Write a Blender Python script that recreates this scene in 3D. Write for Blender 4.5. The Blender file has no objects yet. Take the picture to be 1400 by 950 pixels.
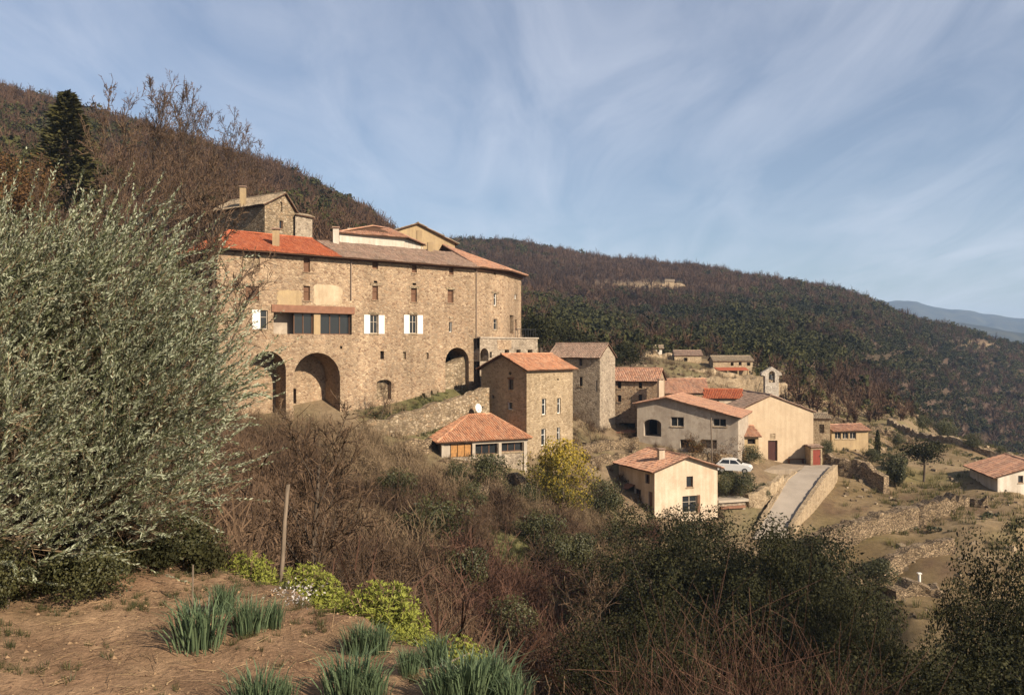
import bpy, bmesh, math, random
import numpy as np
from mathutils import Vector
from mathutils.geometry import tessellate_polygon

random.seed(4)
C = bpy.context.scene.collection
F = 1200.0            # focal length of the photograph in its own pixels
R = math.radians

# ------------------------------------------------------------------ helpers
def plan(px, Y): return Vector(((px - 700) / F * Y, Y))
def zat(py, Y): return (475 - py) / F * Y
def pt(px, py, Y): return Vector(((px - 700) / F * Y, Y, zat(py, Y)))
def perp(B, A, pxC):
    """the point of the ray through pxC that makes a right angle A-B-C"""
    k = (pxC - 700) / F
    a = A - B
    Y = (B.x * a.x + B.y * a.y) / (k * a.x + a.y)
    return Vector((k * Y, Y))

def tag(o, label=None, cat=None, group=None, kind=None):
    if label: o['label'] = label
    if cat: o['category'] = cat
    if group: o['group'] = group
    if kind: o['kind'] = kind
    return o

def empty(name, loc, label, cat, group=None):
    o = bpy.data.objects.new(name, None)
    C.objects.link(o)
    o.location = loc
    o.empty_display_size = .3
    return tag(o, label, cat, group)

def abs_loc(o):
    v = Vector((0, 0, 0))
    while o is not None:
        v = v + o.location
        o = o.parent
    return v

class MB:
    """collects polygons (world coordinates) and links them as one mesh object"""
    def __init__(s):
        s.v, s.f, s.m, s.uv = [], [], [], []
    def poly(s, pts, m=0, uv=None):
        i = len(s.v)
        s.v += [tuple(p) for p in pts]
        s.f.append(list(range(i, i + len(pts))))
        s.m.append(m); s.uv.append(uv)
    def tri_mesh(s, pts, tris, m=0):
        i = len(s.v)
        s.v += [tuple(p) for p in pts]
        for t in tris:
            s.f.append([i + k for k in t]); s.m.append(m); s.uv.append(None)
    def hexa(s, b, t, m=0):
        """b: four bottom points, t: the four above them"""
        i = len(s.v)
        s.v += [tuple(p) for p in list(b) + list(t)]
        n = len(b)
        s.f.append([i + k for k in reversed(range(n))]); s.f.append([i + n + k for k in range(n)])
        for k in range(n):
            j = (k + 1) % n
            s.f.append([i + k, i + j, i + n + j, i + n + k])
        s.m += [m] * (n + 2); s.uv += [None] * (n + 2)
    def box(s, c, ux, uy, uz, m=0):
        """centre and three half-axis vectors"""
        c, ux, uy, uz = Vector(c), Vector(ux), Vector(uy), Vector(uz)
        b = [c - ux - uy - uz, c + ux - uy - uz, c + ux + uy - uz, c - ux + uy - uz]
        s.hexa(b, [p + 2 * uz for p in b], m)
    def tube(s, pts, rad, sides=6, m=0):
        pts = [Vector(p) for p in pts]
        i0 = len(s.v)
        for k, p in enumerate(pts):
            d = (pts[min(k + 1, len(pts) - 1)] - pts[max(k - 1, 0)]).normalized()
            a = d.cross(Vector((0.31, 0.95, 0.02))).normalized()
            b = d.cross(a)
            r = rad[k] if hasattr(rad, '__len__') else rad
            for q in range(sides):
                t = 2 * math.pi * q / sides
                s.v.append(tuple(p + a * (r * math.cos(t)) + b * (r * math.sin(t))))
        for k in range(len(pts) - 1):
            for q in range(sides):
                q2 = (q + 1) % sides
                s.f.append([i0 + k * sides + q, i0 + k * sides + q2, i0 + (k + 1) * sides + q2, i0 + (k + 1) * sides + q])
                s.m.append(m); s.uv.append(None)
        for k, e in ((0, 1), (len(pts) - 1, -1)):
            s.f.append([i0 + k * sides + q for q in (range(sides) if e < 0 else reversed(range(sides)))])
            s.m.append(m); s.uv.append(None)
    def mesh(s, name, mats, off=Vector((0, 0, 0)), smooth=False):
        me = bpy.data.meshes.new(name)
        me.from_pydata([(v[0] - off[0], v[1] - off[1], v[2] - off[2]) for v in s.v], [], s.f)
        for m in (mats if isinstance(mats, (list, tuple)) else [mats]): me.materials.append(m)
        me.polygons.foreach_set('material_index', s.m)
        if any(u is not None for u in s.uv):
            lay = me.uv_layers.new(name='UVMap')
            k = 0
            for f, u in zip(s.f, s.uv):
                for q in range(len(f)):
                    lay.data[k].uv = u[q] if u is not None else (0, 0)
                    k += 1
        if smooth: me.polygons.foreach_set('use_smooth', [True] * len(s.f))
        me.update()
        return me
    def build(s, name, mats, parent=None, loc=None, smooth=False):
        off = abs_loc(parent) if parent is not None else Vector(loc or (0, 0, 0))
        o = bpy.data.objects.new(name, s.mesh(name, mats, off, smooth))
        C.objects.link(o)
        if parent is not None: o.parent = parent
        else: o.location = off
        return o

def np_mesh(name, quads, tint=None, mat=None, mats_idx=None):
    """quads: (n,4,3) -> mesh with a per-vertex 'tint' attribute"""
    q = np.asarray(quads, dtype=np.float32)
    n = len(q)
    me = bpy.data.meshes.new(name)
    me.vertices.add(n * 4); me.loops.add(n * 4); me.polygons.add(n)
    me.vertices.foreach_set('co', q.reshape(-1))
    me.loops.foreach_set('vertex_index', np.arange(n * 4, dtype=np.int32))
    me.polygons.foreach_set('loop_start', np.arange(0, n * 4, 4, dtype=np.int32))
    if tint is not None:
        a = me.attributes.new('tint', 'FLOAT', 'POINT')
        a.data.foreach_set('value', np.repeat(np.asarray(tint, dtype=np.float32), 4))
    if mat is not None: me.materials.append(mat)
    me.update(calc_edges=True)
    return me

def link(name, me, parent=None, loc=(0, 0, 0)):
    o = bpy.data.objects.new(name, me)
    C.objects.link(o)
    o.location = loc
    if parent is not None: o.parent = parent
    return o

# ------------------------------------------------------------------ numpy noise
def _hash(ix, iy, seed):
    h = (ix.astype(np.int64) * 374761393 + iy.astype(np.int64) * 668265263 + seed * 974634777) & 0xffffffff
    h = ((h ^ (h >> 13)) * 1274126177) & 0xffffffff
    return ((h ^ (h >> 16)) & 0xffff) / 65535.0
def vnoise(x, y, seed=0):
    ix, iy = np.floor(x), np.floor(y)
    fx, fy = x - ix, y - iy
    fx, fy = fx * fx * (3 - 2 * fx), fy * fy * (3 - 2 * fy)
    a, b = _hash(ix, iy, seed), _hash(ix + 1, iy, seed)
    c, d = _hash(ix, iy + 1, seed), _hash(ix + 1, iy + 1, seed)
    return (a * (1 - fx) + b * fx) * (1 - fy) + (c * (1 - fx) + d * fx) * fy
def fbm(x, y, seed=0, octv=4):
    s, a, t = 0, .5, 0
    for o in range(octv):
        s = s + a * vnoise(x * 2 ** o, y * 2 ** o, seed + o); t += a; a *= .5
    return s / t      # 0..1

# ------------------------------------------------------------------ materials
class NT:
    def __init__(s, name):
        s.mat = bpy.data.materials.new(name)
        s.mat.use_nodes = True
        s.t = s.mat.node_tree
        s.bsdf = s.t.nodes['Principled BSDF']
        s.out = s.t.nodes['Material Output']
    def n(s, typ, **kw):
        nd = s.t.nodes.new(typ)
        for k, v in kw.items():
            if k.startswith('i_'):
                key = k[2:]
                nd.inputs[int(key) if key.isdigit() else key.replace('_', ' ')].default_value = v
            else: setattr(nd, k, v)
        return nd
    def l(s, a, b): s.t.links.new(a, b)
    def ramp(s, fac, stops, interp='LINEAR'):
        r = s.n('ShaderNodeValToRGB')
        r.color_ramp.interpolation = interp
        e = r.color_ramp.elements
        while len(e) < len(stops): e.new(.5)
        for el, (p, c) in zip(e, stops):
            el.position = p
            el.color = (c[0], c[1], c[2], 1) if hasattr(c, '__len__') else (c, c, c, 1)
        s.l(fac, r.inputs[0])
        return r.outputs[0]
    def mix(s, fac, a, b, blend='MIX'):
        m = s.n('ShaderNodeMix', data_type='RGBA', blend_type=blend)
        for sock, v in ((m.inputs[0], fac), (m.inputs[6], a), (m.inputs[7], b)):
            if hasattr(v, 'is_linked'): s.l(v, sock)
            elif hasattr(v, '__len__'): sock.default_value = (v[0], v[1], v[2], 1)
            else: sock.default_value = v
        return m.outputs[2]
    def noise(s, vec, scale, detail=4, rough=.55, lo=.3, hi=.7):
        n = s.n('ShaderNodeTexNoise', i_Scale=scale, i_Detail=detail, i_Roughness=rough)
        if vec is not None: s.l(vec, n.inputs['Vector'])
        return n.outputs[0]
    def bump(s, h, strength=.5, dist=.02):
        b = s.n('ShaderNodeBump', i_Strength=strength, i_Distance=dist)
        s.l(h, b.inputs['Height'])
        s.l(b.outputs[0], s.bsdf.inputs['Normal'])
    def obj(s): return s.n('ShaderNodeTexCoord').outputs['Object']
    def base(s, col, rough=.9, spec=.2, k=(.82, .79, .74)):
        col = s.mix(1, col, k, 'MULTIPLY')
        s.l(col, s.bsdf.inputs['Base Color'])
        s.bsdf.inputs['Roughness'].default_value = rough
        s.bsdf.inputs['Specular IOR Level'].default_value = spec
        return s.mat

def stone_mat(name, cols, mortar, scale=2.6, joint=.045, stain=(.75, 1.12), zs=1.5):
    m = NT(name)
    o = m.obj()
    mp = m.n('ShaderNodeMapping'); mp.inputs['Scale'].default_value = (1, 1, zs)
    m.l(o, mp.inputs[0])
    nz = m.n('ShaderNodeTexNoise', i_Scale=2.2, i_Detail=2.0); m.l(mp.outputs[0], nz.inputs['Vector'])
    ad = m.n('ShaderNodeVectorMath', operation='MULTIPLY_ADD')
    m.l(nz.outputs['Color'], ad.inputs[0]); ad.inputs[1].default_value = (.35, .35, .35); m.l(mp.outputs[0], ad.inputs[2])
    v = m.n('ShaderNodeTexVoronoi', i_Scale=scale); m.l(ad.outputs[0], v.inputs['Vector'])
    e = m.n('ShaderNodeTexVoronoi', feature='DISTANCE_TO_EDGE', i_Scale=scale); m.l(ad.outputs[0], e.inputs['Vector'])
    sp = m.n('ShaderNodeSeparateColor'); m.l(v.outputs['Color'], sp.inputs[0])
    k = len(cols)
    c = m.ramp(sp.outputs[0], [((i + .5) / k, q) for i, q in enumerate(cols)])
    fine = m.noise(o, 9, 5, .65)
    c = m.mix(1, c, m.ramp(fine, [(.25, .72), (.75, 1.22)]), 'MULTIPLY')
    jm = m.ramp(e.outputs[0], [(0, 1.0), (joint, .85), (joint * 2.2, 0)])
    c = m.mix(jm, c, mortar)
    big = m.noise(o, .22, 5, .62)
    c = m.mix(1, c, m.ramp(big, [(.28, stain[0]), (.72, stain[1])]), 'MULTIPLY')
    # rain-washed streaks
    mp2 = m.n('ShaderNodeMapping'); mp2.inputs['Scale'].default_value = (1.3, 1.3, .09); m.l(o, mp2.inputs[0])
    st = m.noise(mp2.outputs[0], 1.0, 4, .6)
    c = m.mix(1, c, m.ramp(st, [(.3, .82), (.62, 1.06)]), 'MULTIPLY')
    m.bump(m.mix(.3, m.ramp(e.outputs[0], [(0, 0.), (.16, 1.)]), fine), .8, .06)
    return m.base(c, .95, .1)

def plaster_mat(name, col, dirty, scale=.5, spots=None):
    m = NT(name)
    o = m.obj()
    mp2 = m.n('ShaderNodeMapping'); mp2.inputs['Scale'].default_value = (1.6, 1.6, .12); m.l(o, mp2.inputs[0])
    st = m.noise(mp2.outputs[0], 1.2, 5, .62)
    big = m.noise(o, scale, 6, .65)
    f = m.mix(.55, big, st)
    c = m.mix(m.ramp(f, [(.40, 1), (.58, 0)]), col, dirty)
    fine = m.noise(o, 12, 4, .7)
    c = m.mix(1, c, m.ramp(fine, [(.3, .86), (.7, 1.08)]), 'MULTIPLY')
    if spots is not None:
        v = m.n('ShaderNodeTexVoronoi', i_Scale=2.8); m.l(o, v.inputs['Vector'])
        sp = m.n('ShaderNodeSeparateColor'); m.l(v.outputs['Color'], sp.inputs[0])
        c = m.mix(m.ramp(sp.outputs[1], [(.55, 0), (.95, .55)]), c, spots)
    m.bump(fine, .35, .015)
    return m.base(c, .95, .1)

def tile_mat(name, cols, moss=(.12, .10, .07), mossy=.3):
    m = NT(name)
    uv = m.n('ShaderNodeUVMap', uv_map='UVMap')
    w = m.n('ShaderNodeTexWhiteNoise', noise_dimensions='2D'); m.l(uv.outputs[0], w.inputs['Vector'])
    k = len(cols)
    c = m.ramp(w.outputs['Value'], [((i + .5) / k, q) for i, q in enumerate(cols)])
    o = m.obj()
    big = m.noise(o, .7, 5, .65)
    c = m.mix(m.ramp(big, [(.45, 0), (.72, mossy)]), c, moss)
    c = m.mix(1, c, m.ramp(m.noise(o, 14, 3, .6), [(.3, .75), (.7, 1.18)]), 'MULTIPLY')
    return m.base(c, .9, .15, (.78, .82, .82))

def flat_mat(name, col, rough=.8, spec=.2, var=.15, scale=3):
    m = NT(name)
    n = m.noise(m.obj(), scale, 4, .6)
    c = m.mix(1, col, m.ramp(n, [(.3, 1 - var), (.7, 1 + var)]), 'MULTIPLY')
    return m.base(c, rough, spec)

def leaf_mat(name, a, b, back=None, trans=.3, spec=.25, rough=.55, k=(.64, .60, .52)):
    m = NT(name)
    t = m.n('ShaderNodeAttribute', attribute_name='tint')
    c = m.mix(t.outputs['Fac'], a, b)
    if back is not None:
        g = m.n('ShaderNodeNewGeometry')
        c = m.mix(g.outputs['Backfacing'], c, back)
    c = m.mix(1, c, k, 'MULTIPLY')
    m.base(c, rough, spec, (1, 1, 1))
    if trans > 0:
        tr = m.n('ShaderNodeBsdfTranslucent'); m.l(c, tr.inputs[0])
        mx = m.n('ShaderNodeMixShader'); mx.inputs[0].default_value = trans
        m.l(m.bsdf.outputs[0], mx.inputs[1]); m.l(tr.outputs[0], mx.inputs[2]); m.l(mx.outputs[0], m.out.inputs[0])
    return m.mat

def bark_mat(name, col):
    m = NT(name)
    o = m.obj()
    mp = m.n('ShaderNodeMapping'); mp.inputs['Scale'].default_value = (6, 6, 1.2); m.l(o, mp.inputs[0])
    n = m.noise(mp.outputs[0], 3, 5, .65)
    c = m.mix(1, col, m.ramp(n, [(.3, .55), (.7, 1.35)]), 'MULTIPLY')
    m.bump(n, .7, .02)
    return m.base(c, .95, .1)

M = {}
M['pale_stone'] = stone_mat('pale_stone', [(.42, .37, .32), (.56, .50, .43), (.48, .43, .36), (.62, .56, .48)], (.52, .46, .39), 3)
M['facade'] = stone_mat('facade_stone', [(.25, .165, .11), (.42, .295, .195), (.36, .26, .175), (.55, .42, .29), (.40, .265, .165), (.31, .235, .17), (.49, .36, .24)], (.43, .32, .215), 4.0, stain=(.68, 1.14))
M['rubble'] = stone_mat('rubble_stone', [(.20, .15, .10), (.40, .31, .205), (.31, .24, .165), (.52, .42, .30), (.26, .20, .14), (.38, .27, .17)], (.20, .155, .10), 2.9)
M['grey_stone'] = stone_mat('grey_stone', [(.26, .21, .16), (.42, .345, .265), (.35, .285, .215), (.50, .42, .325), (.30, .24, .18)], (.41, .34, .26), 3.2)
M['tan_stone'] = stone_mat('tan_stone', [(.31, .23, .145), (.44, .335, .22), (.39, .30, .20), (.51, .40, .27), (.34, .255, .165)], (.45, .35, .235), 3.3)
M['dry_stone'] = stone_mat('dry_stone', [(.17, .125, .08), (.34, .25, .155), (.26, .195, .125), (.42, .32, .21), (.30, .22, .145)], (.07, .05, .035), 3.4, .05, zs=2.2)
M['chapel_plaster'] = plaster_mat('chapel_plaster', (.60, .475, .335), (.49, .38, .262), .6, (.50, .38, .26))
M['cream_plaster'] = plaster_mat('cream_plaster', (.67, .55, .425), (.51, .40, .29), .7)
M['grey_render'] = plaster_mat('grey_render', (.47, .405, .33), (.345, .29, .235), .5, (.28, .22, .17))
M['white_plaster'] = plaster_mat('white_plaster', (.66, .60, .52), (.48, .42, .35), .5)
M['pale_patch'] = plaster_mat('pale_patch', (.56, .455, .32), (.42, .32, .21), 1.1)
M['tan_plaster'] = plaster_mat('tan_plaster', (.46, .345, .20), (.34, .25, .15), .6, (.36, .27, .17))
M['concrete'] = plaster_mat('terrace_concrete', (.37, .30, .225), (.26, .21, .16), .7)
M['tile_red'] = tile_mat('new_red_tile', [(.48, .125, .05), (.40, .10, .042), (.55, .18, .085), (.33, .085, .042)], mossy=.12)
M['tile_orange'] = tile_mat('orange_tile', [(.62, .27, .14), (.50, .20, .10), (.70, .38, .22), (.42, .17, .09), (.58, .31, .18), (.33, .15, .09)], mossy=.22)
M['tile_mid'] = tile_mat('weathered_tile', [(.52, .25, .15), (.36, .16, .10), (.62, .36, .235), (.27, .14, .10), (.52, .28, .18), (.60, .29, .16)], mossy=.35)
M['tile_old'] = tile_mat('old_brown_tile', [(.38, .235, .165), (.28, .17, .12), (.47, .32, .23), (.22, .14, .105), (.42, .26, .185)], mossy=.45)
M['tile_tan'] = tile_mat('old_tan_tile', [(.42, .30, .19), (.33, .23, .15), (.48, .36, .24), (.27, .19, .13)], mossy=.4)
M['eave_wood'] = flat_mat('eave_wood', (.10, .055, .035), .9, .1)
M['wood_brown'] = flat_mat('brown_wood', (.16, .085, .05), .8, .2)
M['wood_dark'] = flat_mat('dark_red_door', (.075, .028, .022), .7, .2)
M['wood_red'] = flat_mat('red_door_paint', (.22, .045, .028), .7, .25)
M['wood_orange'] = flat_mat('varnished_pine', (.42, .21, .065), .55, .35, .25, 5)
M['lintel_brown'] = flat_mat('lintel_brown', (.25, .13, .085), .85, .1)
M['white_paint'] = flat_mat('white_paint', (.78, .76, .72), .6, .3, .06)
M['pale_paint'] = flat_mat('pale_paint', (.42, .36, .29), .7, .2, .1)
M['metal'] = flat_mat('galvanised_metal', (.33, .31, .28), .55, .4, .1)
M['zinc'] = flat_mat('drainpipe_zinc', (.27, .20, .15), .6, .3, .1)
M['dark_metal'] = flat_mat('dark_metal', (.03, .03, .032), .5, .4, .1)
M['rust'] = flat_mat('rusty_sheet', (.20, .10, .065), .85, .2, .3)
M['tyre'] = flat_mat('tyre_rubber', (.02, .02, .02), .9, .1)
M['car_paint'] = flat_mat('white_car_paint', (.80, .80, .79), .25, .5, .02)
M['lamp_glass'] = flat_mat('lamp_glass', (.5, .45, .42), .15, .5, .02)
g = NT('window_glass'); g.base((.022, .026, .03), .08, .5); M['glass'] = g.mat
g = NT('painted_interior_shade'); g.base((.03, .024, .02), .9, .1); M['dark'] = g.mat  # near-black colour paints the shade inside openings and recesses
m = NT('asphalt_lane')
n_ = m.noise(m.obj(), 30, 4, .7); b_ = m.noise(m.obj(), .5, 4, .6)
c_ = m.mix(1, m.ramp(n_, [(.3, (.31, .265, .22)), (.7, (.42, .365, .305))]), m.ramp(b_, [(.3, .85), (.7, 1.12)]), 'MULTIPLY')
m.bump(n_, .3, .01); M['asphalt'] = m.base(c_, .95, .1)
M['bark'] = bark_mat('bark_grey', (.11, .085, .065))
M['bark_olive'] = bark_mat('bark_olive', (.10, .08, .06))
M['post_wood'] = bark_mat('weathered_post', (.21, .165, .125))
M['twig'] = leaf_mat('twig_brown', (.055, .036, .026), (.215, .145, .10), None, 0, .1, .9)
M['twig_tan'] = leaf_mat('twig_tan', (.10, .072, .047), (.33, .245, .165), None, 0, .1, .9)
M['twig_red'] = leaf_mat('twig_red', (.06, .034, .027), (.18, .10, .075), None, 0, .1, .9)
M['olive_leaf'] = leaf_mat('olive_leaf', (.062, .072, .034), (.20, .21, .115), (.37, .375, .275), .18, .3, .55, (.86, .88, .80))
M['oak_leaf'] = leaf_mat('holm_oak_leaf', (.012, .015, .006), (.060, .060, .022), (.06, .06, .028), .08, .12, .75)
M['shrub_leaf'] = leaf_mat('shrub_leaf', (.045, .052, .020), (.13, .13, .052), None, .2, .3, .55)
M['conifer_leaf'] = leaf_mat('conifer_leaf', (.045, .046, .016), (.13, .12, .04), None, .1, .2, .7)
M['mimosa_leaf'] = leaf_mat('mimosa_flower', (.075, .075, .022), (.52, .37, .035), None, .25, .2, .7, (.85, .83, .8))
M['dry_leaf'] = leaf_mat('dry_oak_leaf', (.09, .05, .022), (.24, .13, .045), None, .25, .2, .7)
M['spurge_leaf'] = leaf_mat('spurge_leaf', (.06, .075, .018), (.36, .37, .075), None, .3, .2, .6, (.95, .95, .9))
M['blade_leaf'] = leaf_mat('daffodil_leaf', (.055, .085, .045), (.16, .21, .11), None, .25, .3, .5, (.85, .85, .8))
M['straw'] = leaf_mat('straw_litter', (.13, .075, .05), (.42, .30, .17), None, .1, .2, .8, (.8, .78, .72))
M['wood_far'] = leaf_mat('bare_woodland', (.046, .030, .022), (.20, .125, .088), None, 0, .1, .9)
M['green_far'] = leaf_mat('evergreen_woodland', (.020, .025, .010), (.105, .105, .036), None, .05, .15, .8)
M['grass'] = leaf_mat('grass_blade', (.07, .085, .022), (.24, .21, .09), None, .3, .2, .7)
M['blossom'] = leaf_mat('pale_flower', (.5, .45, .42), (.75, .7, .66), None, .2, .2, .7, (.8, .78, .75))
# ------------------------------------------------------------------ terrain
COLS = {  # picture column of the ray: (distance, height relative to the lens) along it
 -1600: [(.5,-2),(9,-2),(14,-2),(30,1),(60,10),(100,26),(200,56),(330,110),(700,120),(6000,60)],
 -300: [(.5,-2),(9,-2),(14,-2.4),(30,0),(60,6),(100,18),(200,50),(330,103),(420,116),(700,110),(6000,40)],
 0:    [(.5,-2),(9,-2),(14,-2.6),(30,-1),(60,5),(100,15),(200,45),(335,97),(420,101),(700,90),(6000,20)],
 150:  [(.5,-2),(9,-2),(14,-3),(30,-3),(60,2),(100,13),(200,40),(335,87),(420,90),(700,70),(6000,0)],
 300:  [(.5,-2),(8.2,-2),(12,-4),(25,-8),(45,-9),(62,-8),(70,-6.6),(80,-3),(90,3),(105,10),(140,22),(220,42),(340,74),(420,72),(700,50),(6000,-40)],
 400:  [(.5,-2),(7.7,-2),(11,-4.5),(22,-10),(38,-11),(57,-9.6),(68,-7.6),(74,-6.6),(82,-3),(95,4),(110,9),(140,18),(220,36),(340,64),(420,60),(560,58),(700,50),(6000,-60)],
 500:  [(.5,-2),(6.8,-2),(10,-4.5),(20,-10),(36,-12.5),(56,-10.8),(68,-8.6),(75,-6.8),(82,-4.5),(95,3),(110,7),(140,14),(220,29),(340,50),(400,46),(560,58),(640,60),(900,30),(6000,-80)],
 600:  [(.5,-2),(6,-2),(8.4,-4),(15,-9),(25,-12.5),(38,-14),(55,-12),(68,-9.9),(74,-8.9),(78,-6.5),(86,-3.8),(95,2),(140,8),(220,16),(340,28),(450,44),(620,76),(720,72),(1000,20),(6000,-90)],
 690:  [(.5,-2),(5.3,-2),(8,-5),(15,-10),(27,-14.5),(40,-16),(57,-13.2),(68,-11.4),(74,-10.3),(82,-8.5),(90,-3),(100,0),(140,3),(220,9),(340,20),(450,37),(640,76),(740,70),(1000,10),(6000,-90)],
 760:  [(.5,-2),(5,-2),(8,-5.5),(15,-10.5),(28,-15.5),(42,-16.8),(60,-15),(70,-13),(76,-12),(84,-10.6),(92,-9.6),(102,-6),(128,-3),(160,0),(220,6),(340,17),(450,33),(635,71),(740,64),(1000,0),(6000,-90)],
 850:  [(.5,-2),(4.4,-2.1),(8,-5.5),(16,-11),(30,-17),(46,-19),(64,-17.5),(76,-16.6),(84,-14.5),(94,-10.8),(100,-9.7),(108,-8),(128,-4),(150,-2),(200,1),(320,9),(450,28),(628,64),(740,56),(1000,-10),(6000,-90)],
 930:  [(.5,-2),(4.2,-2.2),(8,-5.5),(16,-11),(30,-17),(50,-20),(66,-19),(80,-16.9),(86,-16),(91,-12.9),(97,-11),(104,-10),(118,-8),(132,-5.5),(150,-3.2),(200,0),(300,5),(450,26),(620,59),(740,48),(1000,-20),(6000,-90)],
 1000: [(.5,-2),(4.2,-2.3),(8,-5.5),(16,-11),(30,-17),(50,-21),(70,-20),(80,-17.8),(87,-16.4),(90,-13.9),(94,-13.2),(97,-12),(106,-11.5),(120,-9),(140,-6),(156,-4.4),(170,-3),(220,-1),(300,6),(450,24),(610,52),(740,38),(1000,-30),(6000,-90)],
 1060: [(.5,-2),(4.2,-2.4),(8,-5.5),(16,-11),(30,-17),(50,-22),(70,-21),(80,-18.4),(90,-16.2),(98,-14.2),(104,-13.4),(115,-12.4),(140,-8.4),(155,-6.4),(170,-4.4),(220,-1),(300,7),(450,22),(600,44),(740,26),(1000,-40),(6000,-90)],
 1150: [(.5,-2),(4.2,-2.4),(8,-5.5),(16,-11),(30,-17.5),(50,-22.5),(65,-22),(78,-19.4),(88,-17.2),(98,-15.2),(112,-13.4),(125,-12.9),(160,-11.8),(190,-9.4),(215,-6.5),(300,0),(450,16),(600,36),(740,14),(1000,-50),(6000,-90)],
 1250: [(.5,-2),(4.2,-2.4),(8,-5.5),(16,-11),(30,-17.5),(50,-22),(60,-20.6),(70,-19.2),(85,-17.6),(95,-16.4),(110,-15.4),(130,-14.9),(160,-14),(182,-13),(198,-13),(228,-27),(320,-18),(450,0),(600,20),(740,-2),(1000,-60),(6000,-90)],
 1330: [(.5,-2),(4.2,-2.4),(8,-5.5),(16,-11),(30,-17.5),(48,-21.5),(60,-20.8),(75,-18.3),(90,-16.0),(105,-15.6),(130,-15.7),(150,-15.6),(168,-23),(230,-52),(350,-38),(450,-20),(600,11),(740,-10),(1000,-70),(6000,-90)],
 1400: [(.5,-2),(4.2,-2.4),(8,-5.5),(16,-11),(30,-17.5),(48,-21.5),(60,-21),(75,-18.2),(88,-15.9),(110,-15.9),(130,-16.5),(146,-18),(166,-28),(240,-60),(350,-46),(450,-29),(600,1),(740,-20),(1000,-75),(6000,-90)],
 1700: [(.5,-2),(4.2,-2.4),(8,-5.5),(16,-11),(30,-18),(60,-24),(90,-24),(140,-30),(240,-75),(350,-68),(450,-55),(600,-35),(740,-50),(1000,-90),(6000,-95)],
 3000: [(.5,-2),(4.2,-2.4),(8,-5.5),(16,-11),(30,-20),(60,-30),(140,-55),(300,-85),(6000,-95)],
}
GP = np.arange(-1600, 3001, 8.0)
GL = np.linspace(math.log(.6), math.log(5600), 430)
_ck = sorted(COLS)
_prof = np.array([np.interp(GL, [math.log(a) for a, b in COLS[k]], [b for a, b in COLS[k]]) for k in _ck])
_Z = np.array([np.interp(GP, _ck, _prof[:, j]) for j in range(len(GL))]).T      # [px, dist]
def _blur(Z, n):
    for _ in range(n):
        P = np.pad(Z, 1, mode='edge')
        Z = (P[:-2, 1:-1] + P[2:, 1:-1] + P[1:-1, :-2] + P[1:-1, 2:] + 4 * Z) / 8
    return Z
_Z = _blur(_Z, 7)
_PXG = np.repeat(GP[:, None], len(GL), 1)
_YG = np.repeat(np.exp(GL)[None, :], len(GP), 0)
_ZS = _Z.copy()
# stepped terraces on the right-hand fields
_st = 1.7 + .0 * _YG
_q = (_Z + _PXG * .0016) / 1.6
_tr = np.floor(_q) + np.clip((_q - np.floor(_q)) * 3.2 - 1.1, 0, 1)
_w = np.clip((_PXG - 1150) / 40, 0, 1) * np.clip((_YG - 58) / 8, 0, 1) * np.clip((175 - _YG) / 20, 0, 1)
_Z = _Z * (1 - _w * .8) + (_tr * 1.6 - _PXG * .0016) * _w * .8
_GX = (GP[:, None] - 700) / F * np.exp(GL)[None, :]
_GY = np.repeat(np.exp(GL)[None, :], len(GP), 0)
_amp = np.interp(_GY, [0, 3, 8, 12, 60, 150, 600], [.03, .05, .06, .35, .5, .8, 3.0])
_Z = _Z + (fbm(_GX / 6 + 31, _GY / 6 + 7, 3, 3) - .5) * np.minimum(_amp, .5) * 1.2 + (fbm(_GX / 55 + 3, _GY / 55 + 9, 8, 4) - .5) * np.interp(_GY, [0, 130, 300, 600], [0, .4, 6, 12])
_Z = _Z + ((fbm(_GX / .5, _GY / .5, 5, 4) - .5) * .12 + (fbm(_GX / .16, _GY / .2, 6, 2) - .5) * .045) * np.interp(_GY, [0, 8, 14], [1, 1, 0])

def H(x, y):
    """height of the ground"""
    x = np.asarray(x, dtype=float); y = np.maximum(np.asarray(y, dtype=float), .61)
    i = np.clip((x / y * F + 700 - GP[0]) / 8.0, 0, len(GP) - 1.001)
    j = np.clip((np.log(y) - GL[0]) / (GL[1] - GL[0]), 0, len(GL) - 1.001)
    i0, j0 = i.astype(int), j.astype(int)
    fi, fj = i - i0, j - j0
    return (_Z[i0, j0] * (1 - fi) * (1 - fj) + _Z[i0 + 1, j0] * fi * (1 - fj) + _Z[i0, j0 + 1] * (1 - fi) * fj + _Z[i0 + 1, j0 + 1] * fi * fj)
def ground(px, Y):
    p = plan(px, Y)
    return Vector((p.x, p.y, float(H(p.x, p.y))))

def edgeY(px): return np.interp(px, [-400, 300, 330, 450, 560, 660, 740, 800], [9.5, 8.6, 8.4, 7.5, 6.4, 5.75, 5.15, 4.6])

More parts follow.
